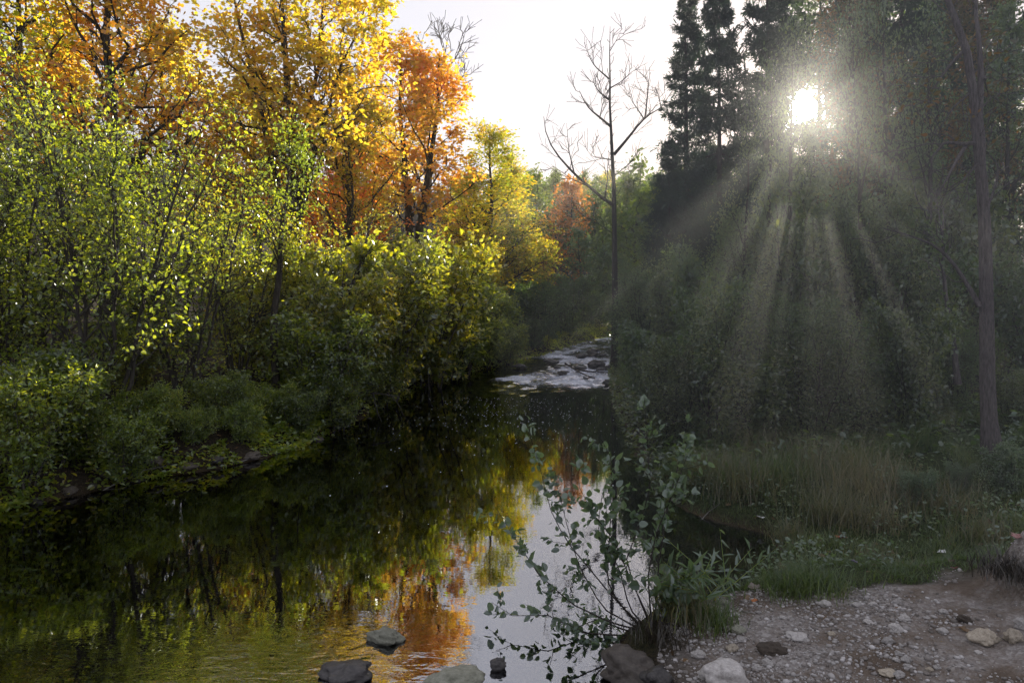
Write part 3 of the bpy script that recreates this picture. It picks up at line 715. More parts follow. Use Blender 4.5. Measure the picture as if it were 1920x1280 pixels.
for i, (k, px, Y, top, lab, w) in enumerate([
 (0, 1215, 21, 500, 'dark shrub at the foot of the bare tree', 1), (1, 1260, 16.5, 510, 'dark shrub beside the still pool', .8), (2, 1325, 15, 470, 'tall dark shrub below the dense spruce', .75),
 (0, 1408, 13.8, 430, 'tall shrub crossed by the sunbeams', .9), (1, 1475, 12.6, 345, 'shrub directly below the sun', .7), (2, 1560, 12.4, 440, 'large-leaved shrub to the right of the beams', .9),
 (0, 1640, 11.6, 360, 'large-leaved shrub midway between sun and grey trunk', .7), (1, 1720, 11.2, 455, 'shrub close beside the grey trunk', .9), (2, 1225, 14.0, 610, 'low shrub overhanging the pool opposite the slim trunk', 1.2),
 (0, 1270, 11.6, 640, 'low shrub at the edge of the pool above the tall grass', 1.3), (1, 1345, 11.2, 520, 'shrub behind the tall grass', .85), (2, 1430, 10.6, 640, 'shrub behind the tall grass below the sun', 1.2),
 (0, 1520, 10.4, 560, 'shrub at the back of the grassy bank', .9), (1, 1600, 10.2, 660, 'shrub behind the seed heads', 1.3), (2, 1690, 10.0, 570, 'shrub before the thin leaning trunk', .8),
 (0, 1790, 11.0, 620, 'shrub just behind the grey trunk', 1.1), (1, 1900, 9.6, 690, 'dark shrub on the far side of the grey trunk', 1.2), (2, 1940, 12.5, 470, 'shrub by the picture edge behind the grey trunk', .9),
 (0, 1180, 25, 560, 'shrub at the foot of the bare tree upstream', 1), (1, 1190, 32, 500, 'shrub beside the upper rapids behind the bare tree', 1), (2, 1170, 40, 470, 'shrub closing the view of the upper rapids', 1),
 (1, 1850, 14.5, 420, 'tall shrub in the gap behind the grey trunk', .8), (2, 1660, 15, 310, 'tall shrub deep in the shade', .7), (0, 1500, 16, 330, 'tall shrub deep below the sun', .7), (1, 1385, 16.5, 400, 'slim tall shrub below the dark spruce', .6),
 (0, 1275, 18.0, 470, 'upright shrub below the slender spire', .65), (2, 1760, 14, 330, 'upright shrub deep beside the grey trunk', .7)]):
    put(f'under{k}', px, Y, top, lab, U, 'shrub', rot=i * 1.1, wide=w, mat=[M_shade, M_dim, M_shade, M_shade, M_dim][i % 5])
for px, Y, top, lab, rt in [(1478, 13.6, 60, 'thin dark sapling rising below the sun', .5), (1620, 12.5, 40, 'dark sapling between the sun and the grey tree', 2.5),
                            (1665, 14.0, -20, 'tall thin sapling among the shaded shrubs', 3.5), (1440, 14.5, 150, 'slender sapling under the dark spruce', 4.5), (1390, 13.0, 260, 'short sapling crossed by the sunbeams', 5.5), (1745, 13.0, 10, 'sapling beside the crooked limbs of the grey tree', 1.0)]:
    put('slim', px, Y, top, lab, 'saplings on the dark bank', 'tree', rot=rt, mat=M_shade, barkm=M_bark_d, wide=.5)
for i, (k, px, Y, top, lab) in enumerate([(0, 1720, 7.6, 880, 'low twiggy grey-green bush on the grass'), (1, 1800, 7.9, 870, 'low twiggy bush below the grey trunk'),
                                         (2, 1890, 7.6, 830, 'low bush at the picture edge by the grey trunk'), (0, 1650, 8.2, 890, 'small bush behind the grass at the inlet')]):
    put(f'bush{k}', px, Y, top, lab, 'low bushes on the grass', 'bush', rot=i * 2.2, mat=M_shrub, wide=.9)


# tunnels added through crowns and branches so single shafts of sun show
SHAFTS = [(pix(1165, 690, 4.8), .13), (pix(1205, 740, 4.5), .17), (pix(1268, 800, 4.2), .17), (pix(1320, 840, 4.0), .11), (pix(1378, 860, 3.8), .20), (pix(1440, 880, 3.9), .12), (pix(1528, 870, 4.0), .15),
          (pix(1578, 860, 4.2), .10), (pix(1632, 845, 4.2), .17), (pix(1700, 815, 4.3), .12), (pix(1775, 760, 4.6), .16), (pix(1235, 560, 5.4), .16), (pix(1750, 540, 5.6), .14), (pix(1310, 430, 6.5), .16), (pix(1380, 330, 8), .15),
          (pix(1400, 420, 7), .14), (pix(1455, 450, 7), .10), (pix(1560, 450, 7), .12), (pix(1625, 420, 7), .14), (pix(1680, 330, 8), .14)]
thin_crowns(.8, 1.7)


# ------------------------------------------------------------------ traced trees
def traced(name, trunk, limbs, r0, barkm, seed, Y, dY=.5, sub=7, twig=4, lsub=(.5, 1.4), ltw=(.2, .6), wood_name='trunk', limb_r=.4, ang=(25, 55), up=.25, kt=14, tmin=.004):
    rng = np.random.default_rng(seed)
    P = resample([pix(a, b, Y) for a, b in trunk], kt)[None]
    R = (r0 * np.interp(np.linspace(0, 1, kt), [0, .04, .5, 1], [1.4, 1, .62, .05]))[None]
    LP, LR = [], []
    for i, (pts, f) in enumerate(limbs):
        s = rng.uniform(-1, 1) * dY
        q = [pix(a, b, Y) + np.array([0, s * (j / max(1, len(pts) - 1)), 0]) for j, (a, b) in enumerate(pts)]
        LP.append(resample(q, 9)); LR.append(r0 * f * np.linspace(1, .14, 9))
    A = np.array(LP); AR = np.array(LR)
    allP = A; allR = AR
    B, BR, BL_ = children(rng, allP, allR, sub, .18, .98, lambda t, i: rng.uniform(lsub[0], lsub[1], len(t)) * (1.15 - .6 * t), ang, up, 5, .014, .09, .1)
    T, TR, _ = children(rng, B, BR, twig, .2, 1, lambda t, i: rng.uniform(ltw[0], ltw[1], len(t)), (20, 50), .15, 3, .012, .05)
    T2, TR2, _ = children(rng, P, R, 26, .45, .99, lambda t, i: rng.uniform(lsub[0], lsub[1], len(t)) * (1.2 - .9 * t), (35, 60), .3, 5, .012, .05)
    root = empty(name)
    V, Q = tubes([(P, R, 10)]); mesh_np(wood_name, V, [Q], barkm, root, smooth=True)
    for i in range(len(A)):
        V, Q = tubes([(A[i:i + 1], AR[i:i + 1], 7)]); mesh_np('limb', V, [Q], barkm, root, smooth=True)
    V, Q = tubes([(B, np.maximum(BR, tmin * 1.4), 4), (T2, np.maximum(TR2, tmin * 1.4), 4), (T, np.maximum(TR, tmin), 3)])
    mesh_np('twig_spray', V, [Q], barkm, root, smooth=True)
    return root, T


dead, dT = traced('bare_tree', [(1152, 700), (1153, 560), (1152, 427), (1150.6, 336), (1147, 279), (1145.5, 235), (1143, 191), (1144, 144), (1143, 97), (1144, 50)],
 [([(1151, 290), (1177, 260), (1191, 242), (1209, 223), (1228, 213), (1241, 203)], .5), ([(1209, 223), (1214, 188), (1218, 155), (1214, 140)], .25),
  ([(1208, 224), (1199, 201), (1190, 180), (1187, 160)], .22), ([(1151, 386), (1124, 368), (1103, 349), (1080, 331), (1056, 306), (1036, 282), (1023, 252), (1019, 222)], .55),
  ([(1078, 330), (1066, 285), (1061, 235)], .22), ([(1146, 238), (1124, 223), (1104, 210), (1093, 198), (1083, 181)], .4), ([(1124, 223), (1129, 200), (1126, 185)], .2),
  ([(1143, 188), (1124, 175), (1115, 165), (1110, 152)], .32), ([(1142, 148), (1117, 121), (1108, 100), (1105, 80)], .26), ([(1145, 165), (1167, 151), (1181, 138)], .2),
  ([(1150, 300), (1128, 298), (1110, 296), (1098, 283)], .2), ([(1134, 372), (1136, 340), (1133, 318)], .25), ([(1104, 350), (1070, 340), (1030, 318)], .18), ([(1152, 330), (1172, 315), (1186, 300)], .18),
  ([(1143, 97), (1152, 85), (1160, 70)], .12), ([(1152, 440), (1120, 420), (1090, 405)], .16), ([(1240, 204), (1241, 175), (1238, 150)], .16)],
 .135, M_bark_d, 400, 26, 1.0, 5, 5, (.25, 1.0), (.2, .7), ang=(15, 75), up=.18, tmin=.0070)
tag(dead, 'bare leafless tree standing alone against the white sky', 'tree')

grey, gT = traced('grey_trunk_tree', [(1860, 850), (1852, 760), (1850, 600), (1847, 430), (1838, 302), (1831, 252), (1824, 168), (1811, 84), (1784, 20), (1765, -30), (1750, -180), (1745, -330)],
 [([(1833, 260), (1845, 160), (1850, 80), (1848, 40), (1852, -40), (1862, -130)], .5), ([(1833, 268), (1800, 272), (1764, 269), (1735, 300), (1730, 335)], .3),
  ([(1810, 275), (1775, 310), (1750, 335), (1712, 380), (1695, 388)], .26), ([(1838, 575), (1826, 535), (1800, 480), (1770, 450), (1735, 432), (1700, 420)], .34),
  ([(1811, 84), (1830, 60), (1845, 55)], .3), ([(1812, 90), (1785, 120), (1760, 160), (1740, 190)], .24), ([(1843, 330), (1862, 250), (1872, 190), (1905, 165)], .3),
  ([(1846, 150), (1870, 130), (1905, 160)], .22), ([(1824, 170), (1790, 200), (1765, 240), (1745, 250)], .16), ([(1840, 300), (1790, 345), (1750, 375), (1715, 372)], .14), ([(1848, 400), (1890, 350), (1925, 300)], .2)],
 .092, M_bark_p, 401, 8.2, .7, 5, 3, (.25, .7), (.12, .35), kt=20)
V, Fc = leaves(np.random.default_rng(5), gT[gT[:, 0, 2] > 4.6], 3, .075, OV, .05)
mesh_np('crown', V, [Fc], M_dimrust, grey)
tag(grey, 'forked grey-barked tree beside the grassy bank with crooked bare limbs', 'tree')

lean, _ = traced('leaning_dead_trunk', [(592, 690), (605, 640), (640, 585), (652, 550), (676, 500), (692, 472)],
 [([(640, 585), (645, 540), (650, 505)], .3), ([(676, 500), (684, 450), (690, 415), (700, 395)], .35), ([(620, 610), (600, 560), (575, 520), (545, 500)], .3), ([(684, 485), (700, 460), (720, 455)], .2)],
 .13, M_bark, 402, 16.0, .6, 4, 3, (.3, .9), (.2, .5), up=.15)
tag(lean, 'broken dead trunk leaning over the bushes', 'dead tree')
thin, _ = traced('thin_leaning_trunk', [(1795, 720), (1788, 640), (1775, 570), (1768, 500), (1766, 440), (1755, 360)], [([(1770, 520), (1750, 470), (1735, 440)], .4), ([(1766, 450), (1780, 400), (1785, 370)], .4)],
 .045, M_bark_p, 403, 10.6, .3, 3, 3, (.3, .6), (.15, .3))
tag(thin, 'thin crooked sapling trunk next to the grey-barked tree', 'tree')
tw, _ = traced('bare_tree', [(800, 420), (815, 250), (825, 150), (838, 80), (845, 50)], [([(820, 200), (800, 140), (790, 90), (798, 65)], .5), ([(828, 140), (855, 110), (868, 80), (874, 55)], .5), ([(822, 190), (850, 160), (880, 140)], .4), ([(834, 100), (825, 75), (828, 55)], .3)],
 .11, M_twig, 404, 38, 1.0, 8, 5, (.6, 1.4), (.3, .8), tmin=.014)
tag(tw, 'pale bare twigs of a leafless tree above the burnt orange maple', 'tree')

# ------------------------------------------------------------------ leafy shrub on the point
rs = np.random.default_rng(500)
sst = [[(1215, 1185), (1144, 1166), (1073, 1132), (1009, 1075), (976, 1025), (949, 981), (928, 950)], [(1216, 1185), (1150, 1120), (1060, 1011), (1030, 951), (1013, 877), (985, 790)],
       [(1222, 1180), (1190, 1100), (1174, 1050), (1200, 980), (1218, 920), (1214, 830), (1208, 745)], [(1214, 1190), (1160, 1130), (1137, 1085), (1145, 970), (1148, 860), (1128, 825)],
       [(1226, 1185), (1235, 1060), (1250, 960), (1272, 870), (1292, 775)], [(1210, 1190), (1150, 1190), (1090, 1185), (1026, 1152), (962, 1154), (922, 1129)], [(1212, 1192), (1160, 1200), (1120, 1220), (1105, 1245)],
       [(1216, 1188), (1130, 1140), (1085, 1060), (1062, 980), (1042, 900), (1040, 870)], [(1226, 1180), (1180, 1080), (1150, 1010), (1110, 960), (1080, 900), (1092, 862)], [(1222, 1180), (1215, 1080), (1230, 1000), (1260, 930), (1290, 850)],
       [(1220, 1186), (1180, 1140), (1160, 1060), (1120, 1000), (1128, 930), (1150, 880)], [(1214, 1190), (1170, 1180), (1120, 1160), (1070, 1180), (1050, 1210)]]
SP, SRr = [], []
for i, st in enumerate(sst):
    Y0 = 5.12 + .02 * (i % 4); e = rs.uniform(-.32, .35); n = len(st)
    SP.append(resample([pix(a, b, Y0 + e * j / (n - 1)) for j, (a, b) in enumerate(st)], 14)); SRr.append(.0072 * np.linspace(1, .22, 14))
SP = np.array(SP); SRr = np.array(SRr)
tB, tBR, _ = children(rs, SP, SRr, 6, .3, .98, lambda t, i: rs.uniform(.08, .26, len(t)), (35, 65), .1, 4, .02, .05)
V, Q = tubes([(SP, SRr, 6), (tB, np.maximum(tBR, .0015), 4)])
fsh = empty('leafy_shrub'); mesh_np('stems', V, [Q], M_bark_d, fsh, smooth=True)
LT = (np.array([(0, -.18, .0), (.012, 0, 0), (.22, .12, .04), (.36, .36, .07), (.30, .66, .05), (.13, .88, 0), (0, 1, -.05), (-.13, .88, 0), (-.30, .66, .05), (-.36, .36, .07), (-.22, .12, .04), (-.012, 0, 0)]),
      [[0, 1, 2, 3, 4, 5, 6], [0, 6, 7, 8, 9, 10, 11]])
V1, F1 = leaves(rs, tB, 10, .060, LT, .02, .25, .9, t0=.2)
V2, F2 = leaves(rs, SP, 30, .066, LT, .024, .2, .9, t0=.3)
mesh_np('leaves', np.concatenate([V1, V2]), [np.concatenate([F1, F2 + len(V1)])], M_shrub, fsh)
tag(fsh, 'grey-green leafy shrub reaching out over the water from the grassy point', 'shrub')


def herb(name, px, py, H, n, seed, mat, label, size=.10, tmpl=BL, lean=.25):
    x, y = ground_px(px, py); rng = np.random.default_rng(seed)
    st = [[(rng.normal() * .04, rng.normal() * .04, -.02), (rng.normal() * lean * .4, rng.normal() * lean * .4, H * .5), (rng.normal() * lean, rng.normal() * lean, H * rng.uniform(.7, 1))] for _ in range(n)]
    S = np.stack([resample(s, 7) for s in st]); R = np.tile(.005 * np.linspace(1, .3, 7), (n, 1))
    r = empty(name, (x, y, float(terrain(x, y))))
    V, Q = tubes([(S, R, 5)]); mesh_np('stems', V, [Q], M_fern, r, smooth=True)
    V, Fq = leaves(rng, S, 16, size, tmpl, .006, .15, .8, t0=.15); mesh_np('leaves', V, [Fq], mat, r)
    tag(r, label, 'plant')


herb('goldenrod_plant', 1290, 1140, .40, 7, 1, M_shrub, 'narrow-leaved green plant beside the leafy shrub', .12)
herb('goldenrod_plant', 1335, 1120, .34, 5, 2, M_shrub, 'narrow-leaved plant leaning over the dark inlet', .10, lean=.4)
herb('goldenrod_plant', 1250, 1160, .32, 6, 3, M_shrub, 'bushy herb at the very foot of the leafy shrub', .09, OV)


# ------------------------------------------------------------------ grass and ground cover
def blades(rng, pos, L, w, lean=.45):
    n = len(pos); a = rng.uniform(0, 2 * np.pi, n); d = np.stack([np.cos(a), np.sin(a), np.zeros(n)], 1); sd = np.stack([-np.sin(a), np.cos(a), np.zeros(n)], 1)
    q = rng.uniform(.2, 1, n) * lean
    rows = []
    for s, ww in ((0, 1), (.35, .9), (.7, .6), (1, .06)):
        c = pos + d * (L * q * s ** 1.8)[:, None]; c[:, 2] += L * s * (1 - .35 * q * s)
        rows += [c - sd * (w * ww * .5)[:, None], c + sd * (w * ww * .5)[:, None]]
    V = np.stack(rows, 1)
    f = np.array([[0, 1, 3, 2], [2, 3, 5, 4], [4, 5, 7, 6]])
    return V.reshape(-1, 3), (f[None] + (np.arange(n) * 8)[:, None, None]).reshape(-1, 4)


def scatter(rng, n, x0, x1, y0, y1, ok):
    x = rng.uniform(x0, x1, n); y = rng.uniform(y0, y1, n); m = ok(x, y); x, y = x[m], y[m]
    return np.stack([x, y, terrain(x, y) - .01], 1)


rg = np.random.default_rng(600)
def land_r(x, y, d0=.05): return shore_d(x, y)[1] > d0
p = scatter(rg, 60000, 1.8, 8, 5.0, 9.5, lambda x, y: land_r(x, y) & (path_mask(x, y) < .35) & (fbm(x * 1.5, y * 1.5, 8, 3) > -.4) & (fbm(x * 7, y * 7, 4, 2) > -.5))
hm = .55 + .9 * np.clip(fbm(p[:, 0] * 2.5, p[:, 1] * 2.5, 18, 3) + .3, 0, 1.2)
V, Fq = blades(rg, p, rg.uniform(.05, .16, len(p)) * hm, rg.uniform(.003, .0085, len(p)), 1.2)
tag(mesh_np('grass', V, [Fq], M_grass), 'short green grass beside the gravel path', 'grass', kind='stuff')
p = scatter(rg, 20000, 1.8, 8, 7.2, 11, lambda x, y: land_r(x, y, .12) & (fbm(x * 1.6, y * 1.6, 9, 3) > .0) & (y > 8.0 + .25 * (x - 3.4)))
hm = .35 + 1.0 * np.clip(fbm(p[:, 0] * 1.8, p[:, 1] * 1.8, 19, 3) + .25, 0, 1.2)
V, Fq = blades(rg, p, rg.uniform(.18, .52, len(p)) * hm, rg.uniform(.006, .014, len(p)), 1.7)
tag(mesh_np('tall_grass', V, [Fq], M_grass), 'tall tangled grass in front of the shaded shrubs', 'grass', kind='stuff')


def tussock(px, py, L, n, label, mat, seed, spread=.12):
    rng = np.random.default_rng(seed); x, y = ground_px(px, py)
    q = rng.normal(size=(n, 2)) * spread
    pos = np.stack([q[:, 0], q[:, 1], np.zeros(n) - .02], 1)
    V, Fq = blades(rng, pos, rng.uniform(.5, 1, n) * L, rng.uniform(.004, .008, n), 1.0)
    o = mesh_np('grass_tussock', V, [Fq], mat); o.location = (x, y, float(terrain(x, y)))
    tag(o, label, 'grass tussock', 'grass tussocks on the shaded bank')


tussock(1390, 925, .75, 700, 'big pale tussock of arching grass beside the mud bank', M_straw, 1, .22)
tussock(1330, 905, .65, 420, 'pale tussock at the edge of the pool', M_straw, 2, .15)
tussock(1470, 905, .60, 500, 'tussock just behind the big pale one', M_grass, 3, .2)
tussock(1560, 975, .55, 520, 'yellowish tussock at the head of the inlet', M_straw, 4, .18)
tussock(1640, 985, .45, 420, 'yellow-tinged tussock behind the red fallen leaf', M_straw, 5, .18)
tussock(1480, 1010, .35, 260, 'small tussock leaning over the inlet water', M_straw, 6, .10)
tussock(1490, 1110, .34, 420, 'tussock hanging over the inlet at the end of the path', M_grass, 7, .13)
tussock(1540, 1105, .28, 420, 'low tussock between the inlet and the gravel', M_grass, 8, .13)
tussock(1275, 1150, .42, 420, 'tussock with long blades beside the leafy shrub', M_straw, 9, .10)
tussock(1330, 1165, .24, 420, 'short dense tussock above the round cobbles', M_grass, 10, .10)
tussock(1235, 1190, .20, 380, 'dark dry tussock hanging over the brown boulder', M_root, 11, .11)
tussock(1905, 1080, .22, 500, 'dark matted roots and grass on top of the earth lump', M_root, 14, .12)
tussock(1610, 900, .8, 260, 'tall dry stalks among the shaded shrubs', M_straw, 15, .30)
tussock(1440, 870, .85, 320, 'tall grass stalks standing behind the pale tussock', M_straw, 16, .28)
tussock(1530, 880, .7, 320, 'grass stalks at the foot of the shaded shrubs', M_straw, 17, .25)
tussock(1780, 960, .5, 300, 'grass clump beside the low twiggy bush', M_straw, 18, .22)
tussock(1640, 1050, .22, 300, 'short yellow grass clump on the lawn edge', M_straw, 19, .14)
tussock(1860, 1010, .3, 300, 'grass clump near the pinkish leaf', M_straw, 20, .16)
tussock(1700, 930, .55, 420, 'dry grass clump with seed heads below the shrubs', M_straw, 12, .25)
tussock(1600, 930, .6, 420, 'tall dry grass clump below the large-leaved shrub', M_straw, 13, .25)

# broad leaved ground cover, both banks
rc = np.random.default_rng(610)
def shore_scatter(rng, n, side, d0, d1, y0, y1):
    y = rng.uniform(y0, y1, n); d = rng.uniform(d0, d1, n)
    x = np.interp(y, YL, XL) - d if side < 0 else np.interp(y, YR, XR) + d
    return np.stack([x, y, np.maximum(terrain(x, y), wl(y) + .02)], 1)


def cover_p(p, size, name, label, mat):
    ax = norm(rc.normal(size=p.shape)); ax[:, 2] *= .4; ax = norm(ax); nz = norm(rc.normal(size=p.shape)) * .7; nz[:, 2] += 1
    V, Fq = leaf_verts(p, ax, nz, size * rc.uniform(.6, 1.3, len(p)), OV)
    tag(mesh_np(name, V, [Fq], mat), label, 'ground cover', kind='stuff')


def cover(n, x0, x1, y0, y1, ok, hmax, size, name, label, mat):
    p = scatter(rc, n, x0, x1, y0, y1, ok); p[:, 2] += rc.random(len(p)) ** 1.5 * hmax
    ax = norm(rc.normal(size=p.shape)); ax[:, 2] *= .3; ax = norm(ax); nz = norm(rc.normal(size=p.shape)) * .6; nz[:, 2] += 1
    V, Fq = leaf_verts(p, ax, nz, size * rc.uniform(.6, 1.3, len(p)), OV)
    tag(mesh_np(name, V, [Fq], mat), label, 'ground cover', kind='stuff')


cover(34000, -12, 7, 7.5, 52, lambda x, y: (shore_d(x, y)[0] > .22) & (shore_d(x, y)[0] < 4.5), .5, .09, 'ground_cover', 'low leafy plants covering the sunny bank', M_fern)
p = shore_scatter(rc, 15000, -1, -.15, 1.3, 12.0, 48); p = np.concatenate([p, shore_scatter(rc, 13000, -1, -.1, 1.5, 7.5, 14)]); m = fbm(p[:, 0] * 1.3, p[:, 1] * 1.3, 33, 3) > -.35 - .5 * (p[:, 1] > 12); p = p[m]
p[:, 2] += rc.random(len(p)) ** 1.3 * .5 * np.clip(.35 + fbm(p[:, 0] * 1.7, p[:, 1] * 1.7, 34, 2), .15, 1)
cover_p(p, .075, 'bank_cover', 'leafy plants hanging over the edge of the sunny bank', M_fern)
cover(16000, 2, 10, 8.6, 26, lambda x, y: (shore_d(x, y)[1] > .3) & (shore_d(x, y)[1] < 6), .45, .09, 'undergrowth', 'low shaded leaves under the dark bank shrubs', M_shade)
p = shore_scatter(rc, 13000, 1, -.05, 1.3, 8.6, 40); p = p[fbm(p[:, 0] * 1.3, p[:, 1] * 1.3, 35, 3) > -.5]; p[:, 2] += rc.random(len(p)) ** 1.6 * .3
cover_p(p, .085, 'bank_undergrowth', 'dark leafy plants hanging over the edge of the shaded bank', M_dim)
cover(15000, 2.0, 8, 5.6, 10, lambda x, y: (shore_d(x, y)[1] > .1) & (path_mask(x, y) < .1) & (fbm(x * 2.0, y * 2.0, 81, 3) > .25), .30, .045, 'weeds', 'low broad-leaved weeds scattered through the grass', M_shrub)
p = scatter(rc, 7500, -13, 9, 4.4, 24, lambda x, y: ((shore_d(x, y)[0] > .02) & (shore_d(x, y)[0] < 3)) | ((shore_d(x, y)[1] > .05) & (path_mask(x, y) < rc.random(len(x)) * 1.12) & (y > 3.8)))
p[:, 2] += .015
ax = norm(rc.normal(size=p.shape) * [1, 1, .25]); nz = norm(rc.normal(size=p.shape) * .35 + [0, 0, 1])
V, Fq = leaf_verts(p, ax, nz, rc.uniform(.035, .08, len(p)), MP)
tag(mesh_np('leaf_litter', V, [Fq], M_litter), 'brown fallen leaves littering the banks', 'leaf litter', kind='stuff')


# ------------------------------------------------------------------ stones
def rock_mesh(name, seed, lump=.35, sub=3, flat=.7, angular=0.0):
    bm = bmesh.new(); bmesh.ops.create_icosphere(bm, subdivisions=sub, radius=1)
    off = Vector((seed * 7.13, seed * 3.7, seed * 1.9))
    for v in bm.verts:
        d = v.co.normalized()
        r = 1 + lump * mnoise.noise(d * 1.1 + off) + lump * .5 * mnoise.noise(d * 2.4 + off) + .07 * mnoise.noise(d * 5 + off) + .025 * mnoise.noise(d * 12 + off)
        if angular:
            c = mnoise.cell(d * 1.6 + off); r -= angular * abs(mnoise.noise(d * 2.0 - off))
        v.co = Vector((d.x * r, d.y * r, max(d.z * r * flat, -.55)))
    me = bpy.data.meshes.new(name); bm.to_mesh(me); bm.free()
    me.polygons.foreach_set('use_smooth', [True] * len(me.polygons))
    return me


RM = [rock_mesh('stone', k, .42, 4, .72, .30 if k % 2 == 0 else .12) for k in range(9)]


def stone(name, px, py, w, label, mat, k=0, hs=1.0, ds=.8, group=None, rot=None, sink=.25, wz=None, cat='stone', Yd=None):
    """px,py: foot centre in the photo, w: width in px"""
    if wz is None: x, y = ground_px(px, py)
    else:
        y = Yd or (CH - wz) * F / (py - HZ); x = X(px, y)
    z = float(terrain(x, y)) if wz is None else wz
    r = w * y / F / 2 * .95
    o = bpy.data.objects.new(name, RM[k % 9]); COL.objects.link(o)
    o.scale = (r, r * ds, r * hs); o.rotation_euler = (0, 0, k * 1.3 if rot is None else rot)
    if rot is None and ds != 1: o.rotation_euler.z = .25 * math.sin(k * 5.1)
    o.location = (x, y + r * ds * .5, z + r * hs * (.55 - sink))
    if not RM[k % 9].materials: RM[k % 9].materials.append(M_stone)
    sl = o.material_slots[0]; sl.link = 'OBJECT'; sl.material = mat
    tag(o, label, cat, group)
    return o


W = 'stones in the near water'
stone('stone', 720, 1205, 72, 'greenish stone breaking the water with a small wake', M_stone_m, 1, .6, .6, W, wz=0.0, sink=.22)
stone('stone', 648, 1276, 100, 'rough wet grey rock with water rushing round it', M_stone_d, 3, .6, .7, W, wz=0.0, sink=.30)
stone('stone', 846, 1300, 120, 'broad flat grey stone at the bottom edge of the pool', M_stone_m, 4, .55, .6, W, wz=0.0, sink=.2)
stone('stone', 935, 1256, 34, 'small pointed dark stone in the sky reflection', M_stone_d, 6, 1.1, .8, W, wz=0.0, sink=.1)
Bk = 'boulders at the foot of the leafy shrub'
stone('boulder', 1183, 1290, 112, 'large brown boulder below the leafy shrub', M_stone_b, 2, .95, .8, Bk, wz=0.0, sink=.05, cat='boulder')
stone('boulder', 1235, 1290, 55, 'dark broken rock between brown boulder and cobbles', M_stone_d, 5, 1.1, .8, Bk, sink=.1, cat='boulder')
stone('boulder', 1362, 1290, 80, 'pale rounded boulder at the bottom edge of the gravel', M_stone, 7, .95, .8, Bk, sink=.15, cat='boulder')
cob = [(1312, 1234, 33, 'round grey-blue cobble below the short tussock', M_stone), (1320, 1272, 27, 'upright grey cobble beside the pale boulder', M_stone), (1294, 1276, 14, 'small upright cobble next to the dark broken rock', M_stone),
       (1374, 1222, 30, 'tan cobble half buried in the gravel edge', M_stone_t), (1385, 1188, 34, 'olive-tan cobble uphill of the two grey ones', M_stone_m), (1392, 1202, 24, 'grey cobble leaning on the tan cobble', M_stone),
       (1357, 1138, 30, 'dark flat cobble by the inlet', M_stone_m), (1424, 1150, 11, 'tiny white pebble near the inlet', M_stone), (1470, 1160, 17, 'rounded pale cobble near the grass edge', M_stone),
       (1421, 1256, 24, 'white cobble by the dry root clump', M_stone), (1441, 1248, 24, 'flat pale cobble behind the white one', M_stone), (1500, 1202, 46, 'long flat slab lying in the gravel', M_stone),
       (1560, 1193, 17, 'tan cobble midway along the gravel', M_stone_t), (1549, 1137, 25, 'pale angular cobble at the grass edge', M_stone), (1607, 1136, 20, 'pale cobble below the red fallen leaf', M_stone),
       (1638, 1137, 18, 'round pale cobble beside two others at the grass edge', M_stone), (1685, 1133, 18, 'flat cobble on the upper path', M_stone), (1631, 1170, 24, 'round cobble alone in the middle of the path', M_stone),
       (1698, 1164, 27, 'oval cobble topmost of the leaning pair', M_stone), (1683, 1185, 31, 'pale cobble with a broken top, lower of the leaning pair', M_stone), (1740, 1161, 14, 'small grey cobble beside the oval one', M_stone),
       (1770, 1150, 19, 'flat grey cobble high on the path', M_stone), (1770, 1187, 21, 'rounded cobble in the middle of the bare earth', M_stone), (1836, 1226, 17, 'white cobble below the large tan boulder', M_stone),
       (1666, 1208, 24, 'pale bumpy cobble among small pebbles', M_stone), (1702, 1243, 23, 'smooth oval cobble in the low cluster', M_stone), (1683, 1241, 18, 'slanting cobble beside the smooth oval one', M_stone),
       (1688, 1229, 17, 'upper cobble of the low cluster', M_stone), (1702, 1253, 15, 'lowest cobble of the low cluster', M_stone), (1670, 1268, 38, 'long pale cobble at the bottom of the path', M_stone_t),
       (1688, 1273, 28, 'grey cobble touching the long pale one', M_stone), (1745, 1258, 15, 'tan pebble at the bottom of the path', M_stone_t), (1759, 1254, 18, 'pale pebble beside the tan one', M_stone), (1530, 1242, 9, 'tiny pale pebble by the dry root clump', M_stone)]
for i, (px, py, w, lab, m) in enumerate(cob):
    stone('cobble', px, py, w * .88, lab, m, i + 1, .8 + .2 * math.sin(i * 2.1), .8, 'cobbles on the gravel path', sink=.2)
stone('boulder', 1854, 1211, 57, 'large tan boulder set in the path', M_stone_t, 8, .85, .8, 'boulders by the earth bank', sink=.2, cat='boulder')
stone('boulder', 1905, 1205, 36, 'pale boulder under the earth lump', M_stone_t, 4, 1.1, .8, 'boulders by the earth bank', sink=.15, cat='boulder')
stone('boulder', 1922, 1180, 30, 'boulder cut by the picture edge', M_stone, 2, 1.1, .8, 'boulders by the earth bank', sink=.15, cat='boulder')
stone('earth_clod', 1814, 1168, 32, 'dark clod of earth on the path', M_clod, 0, .7, .7, sink=.2, cat='clod')
stone('earth_clod', 1452, 1225, 62, 'dark dry root clump beside the white cobble', M_clod, 6, .5, .7, sink=.3, cat='clod')
R_ = 'rocks in the rapids'
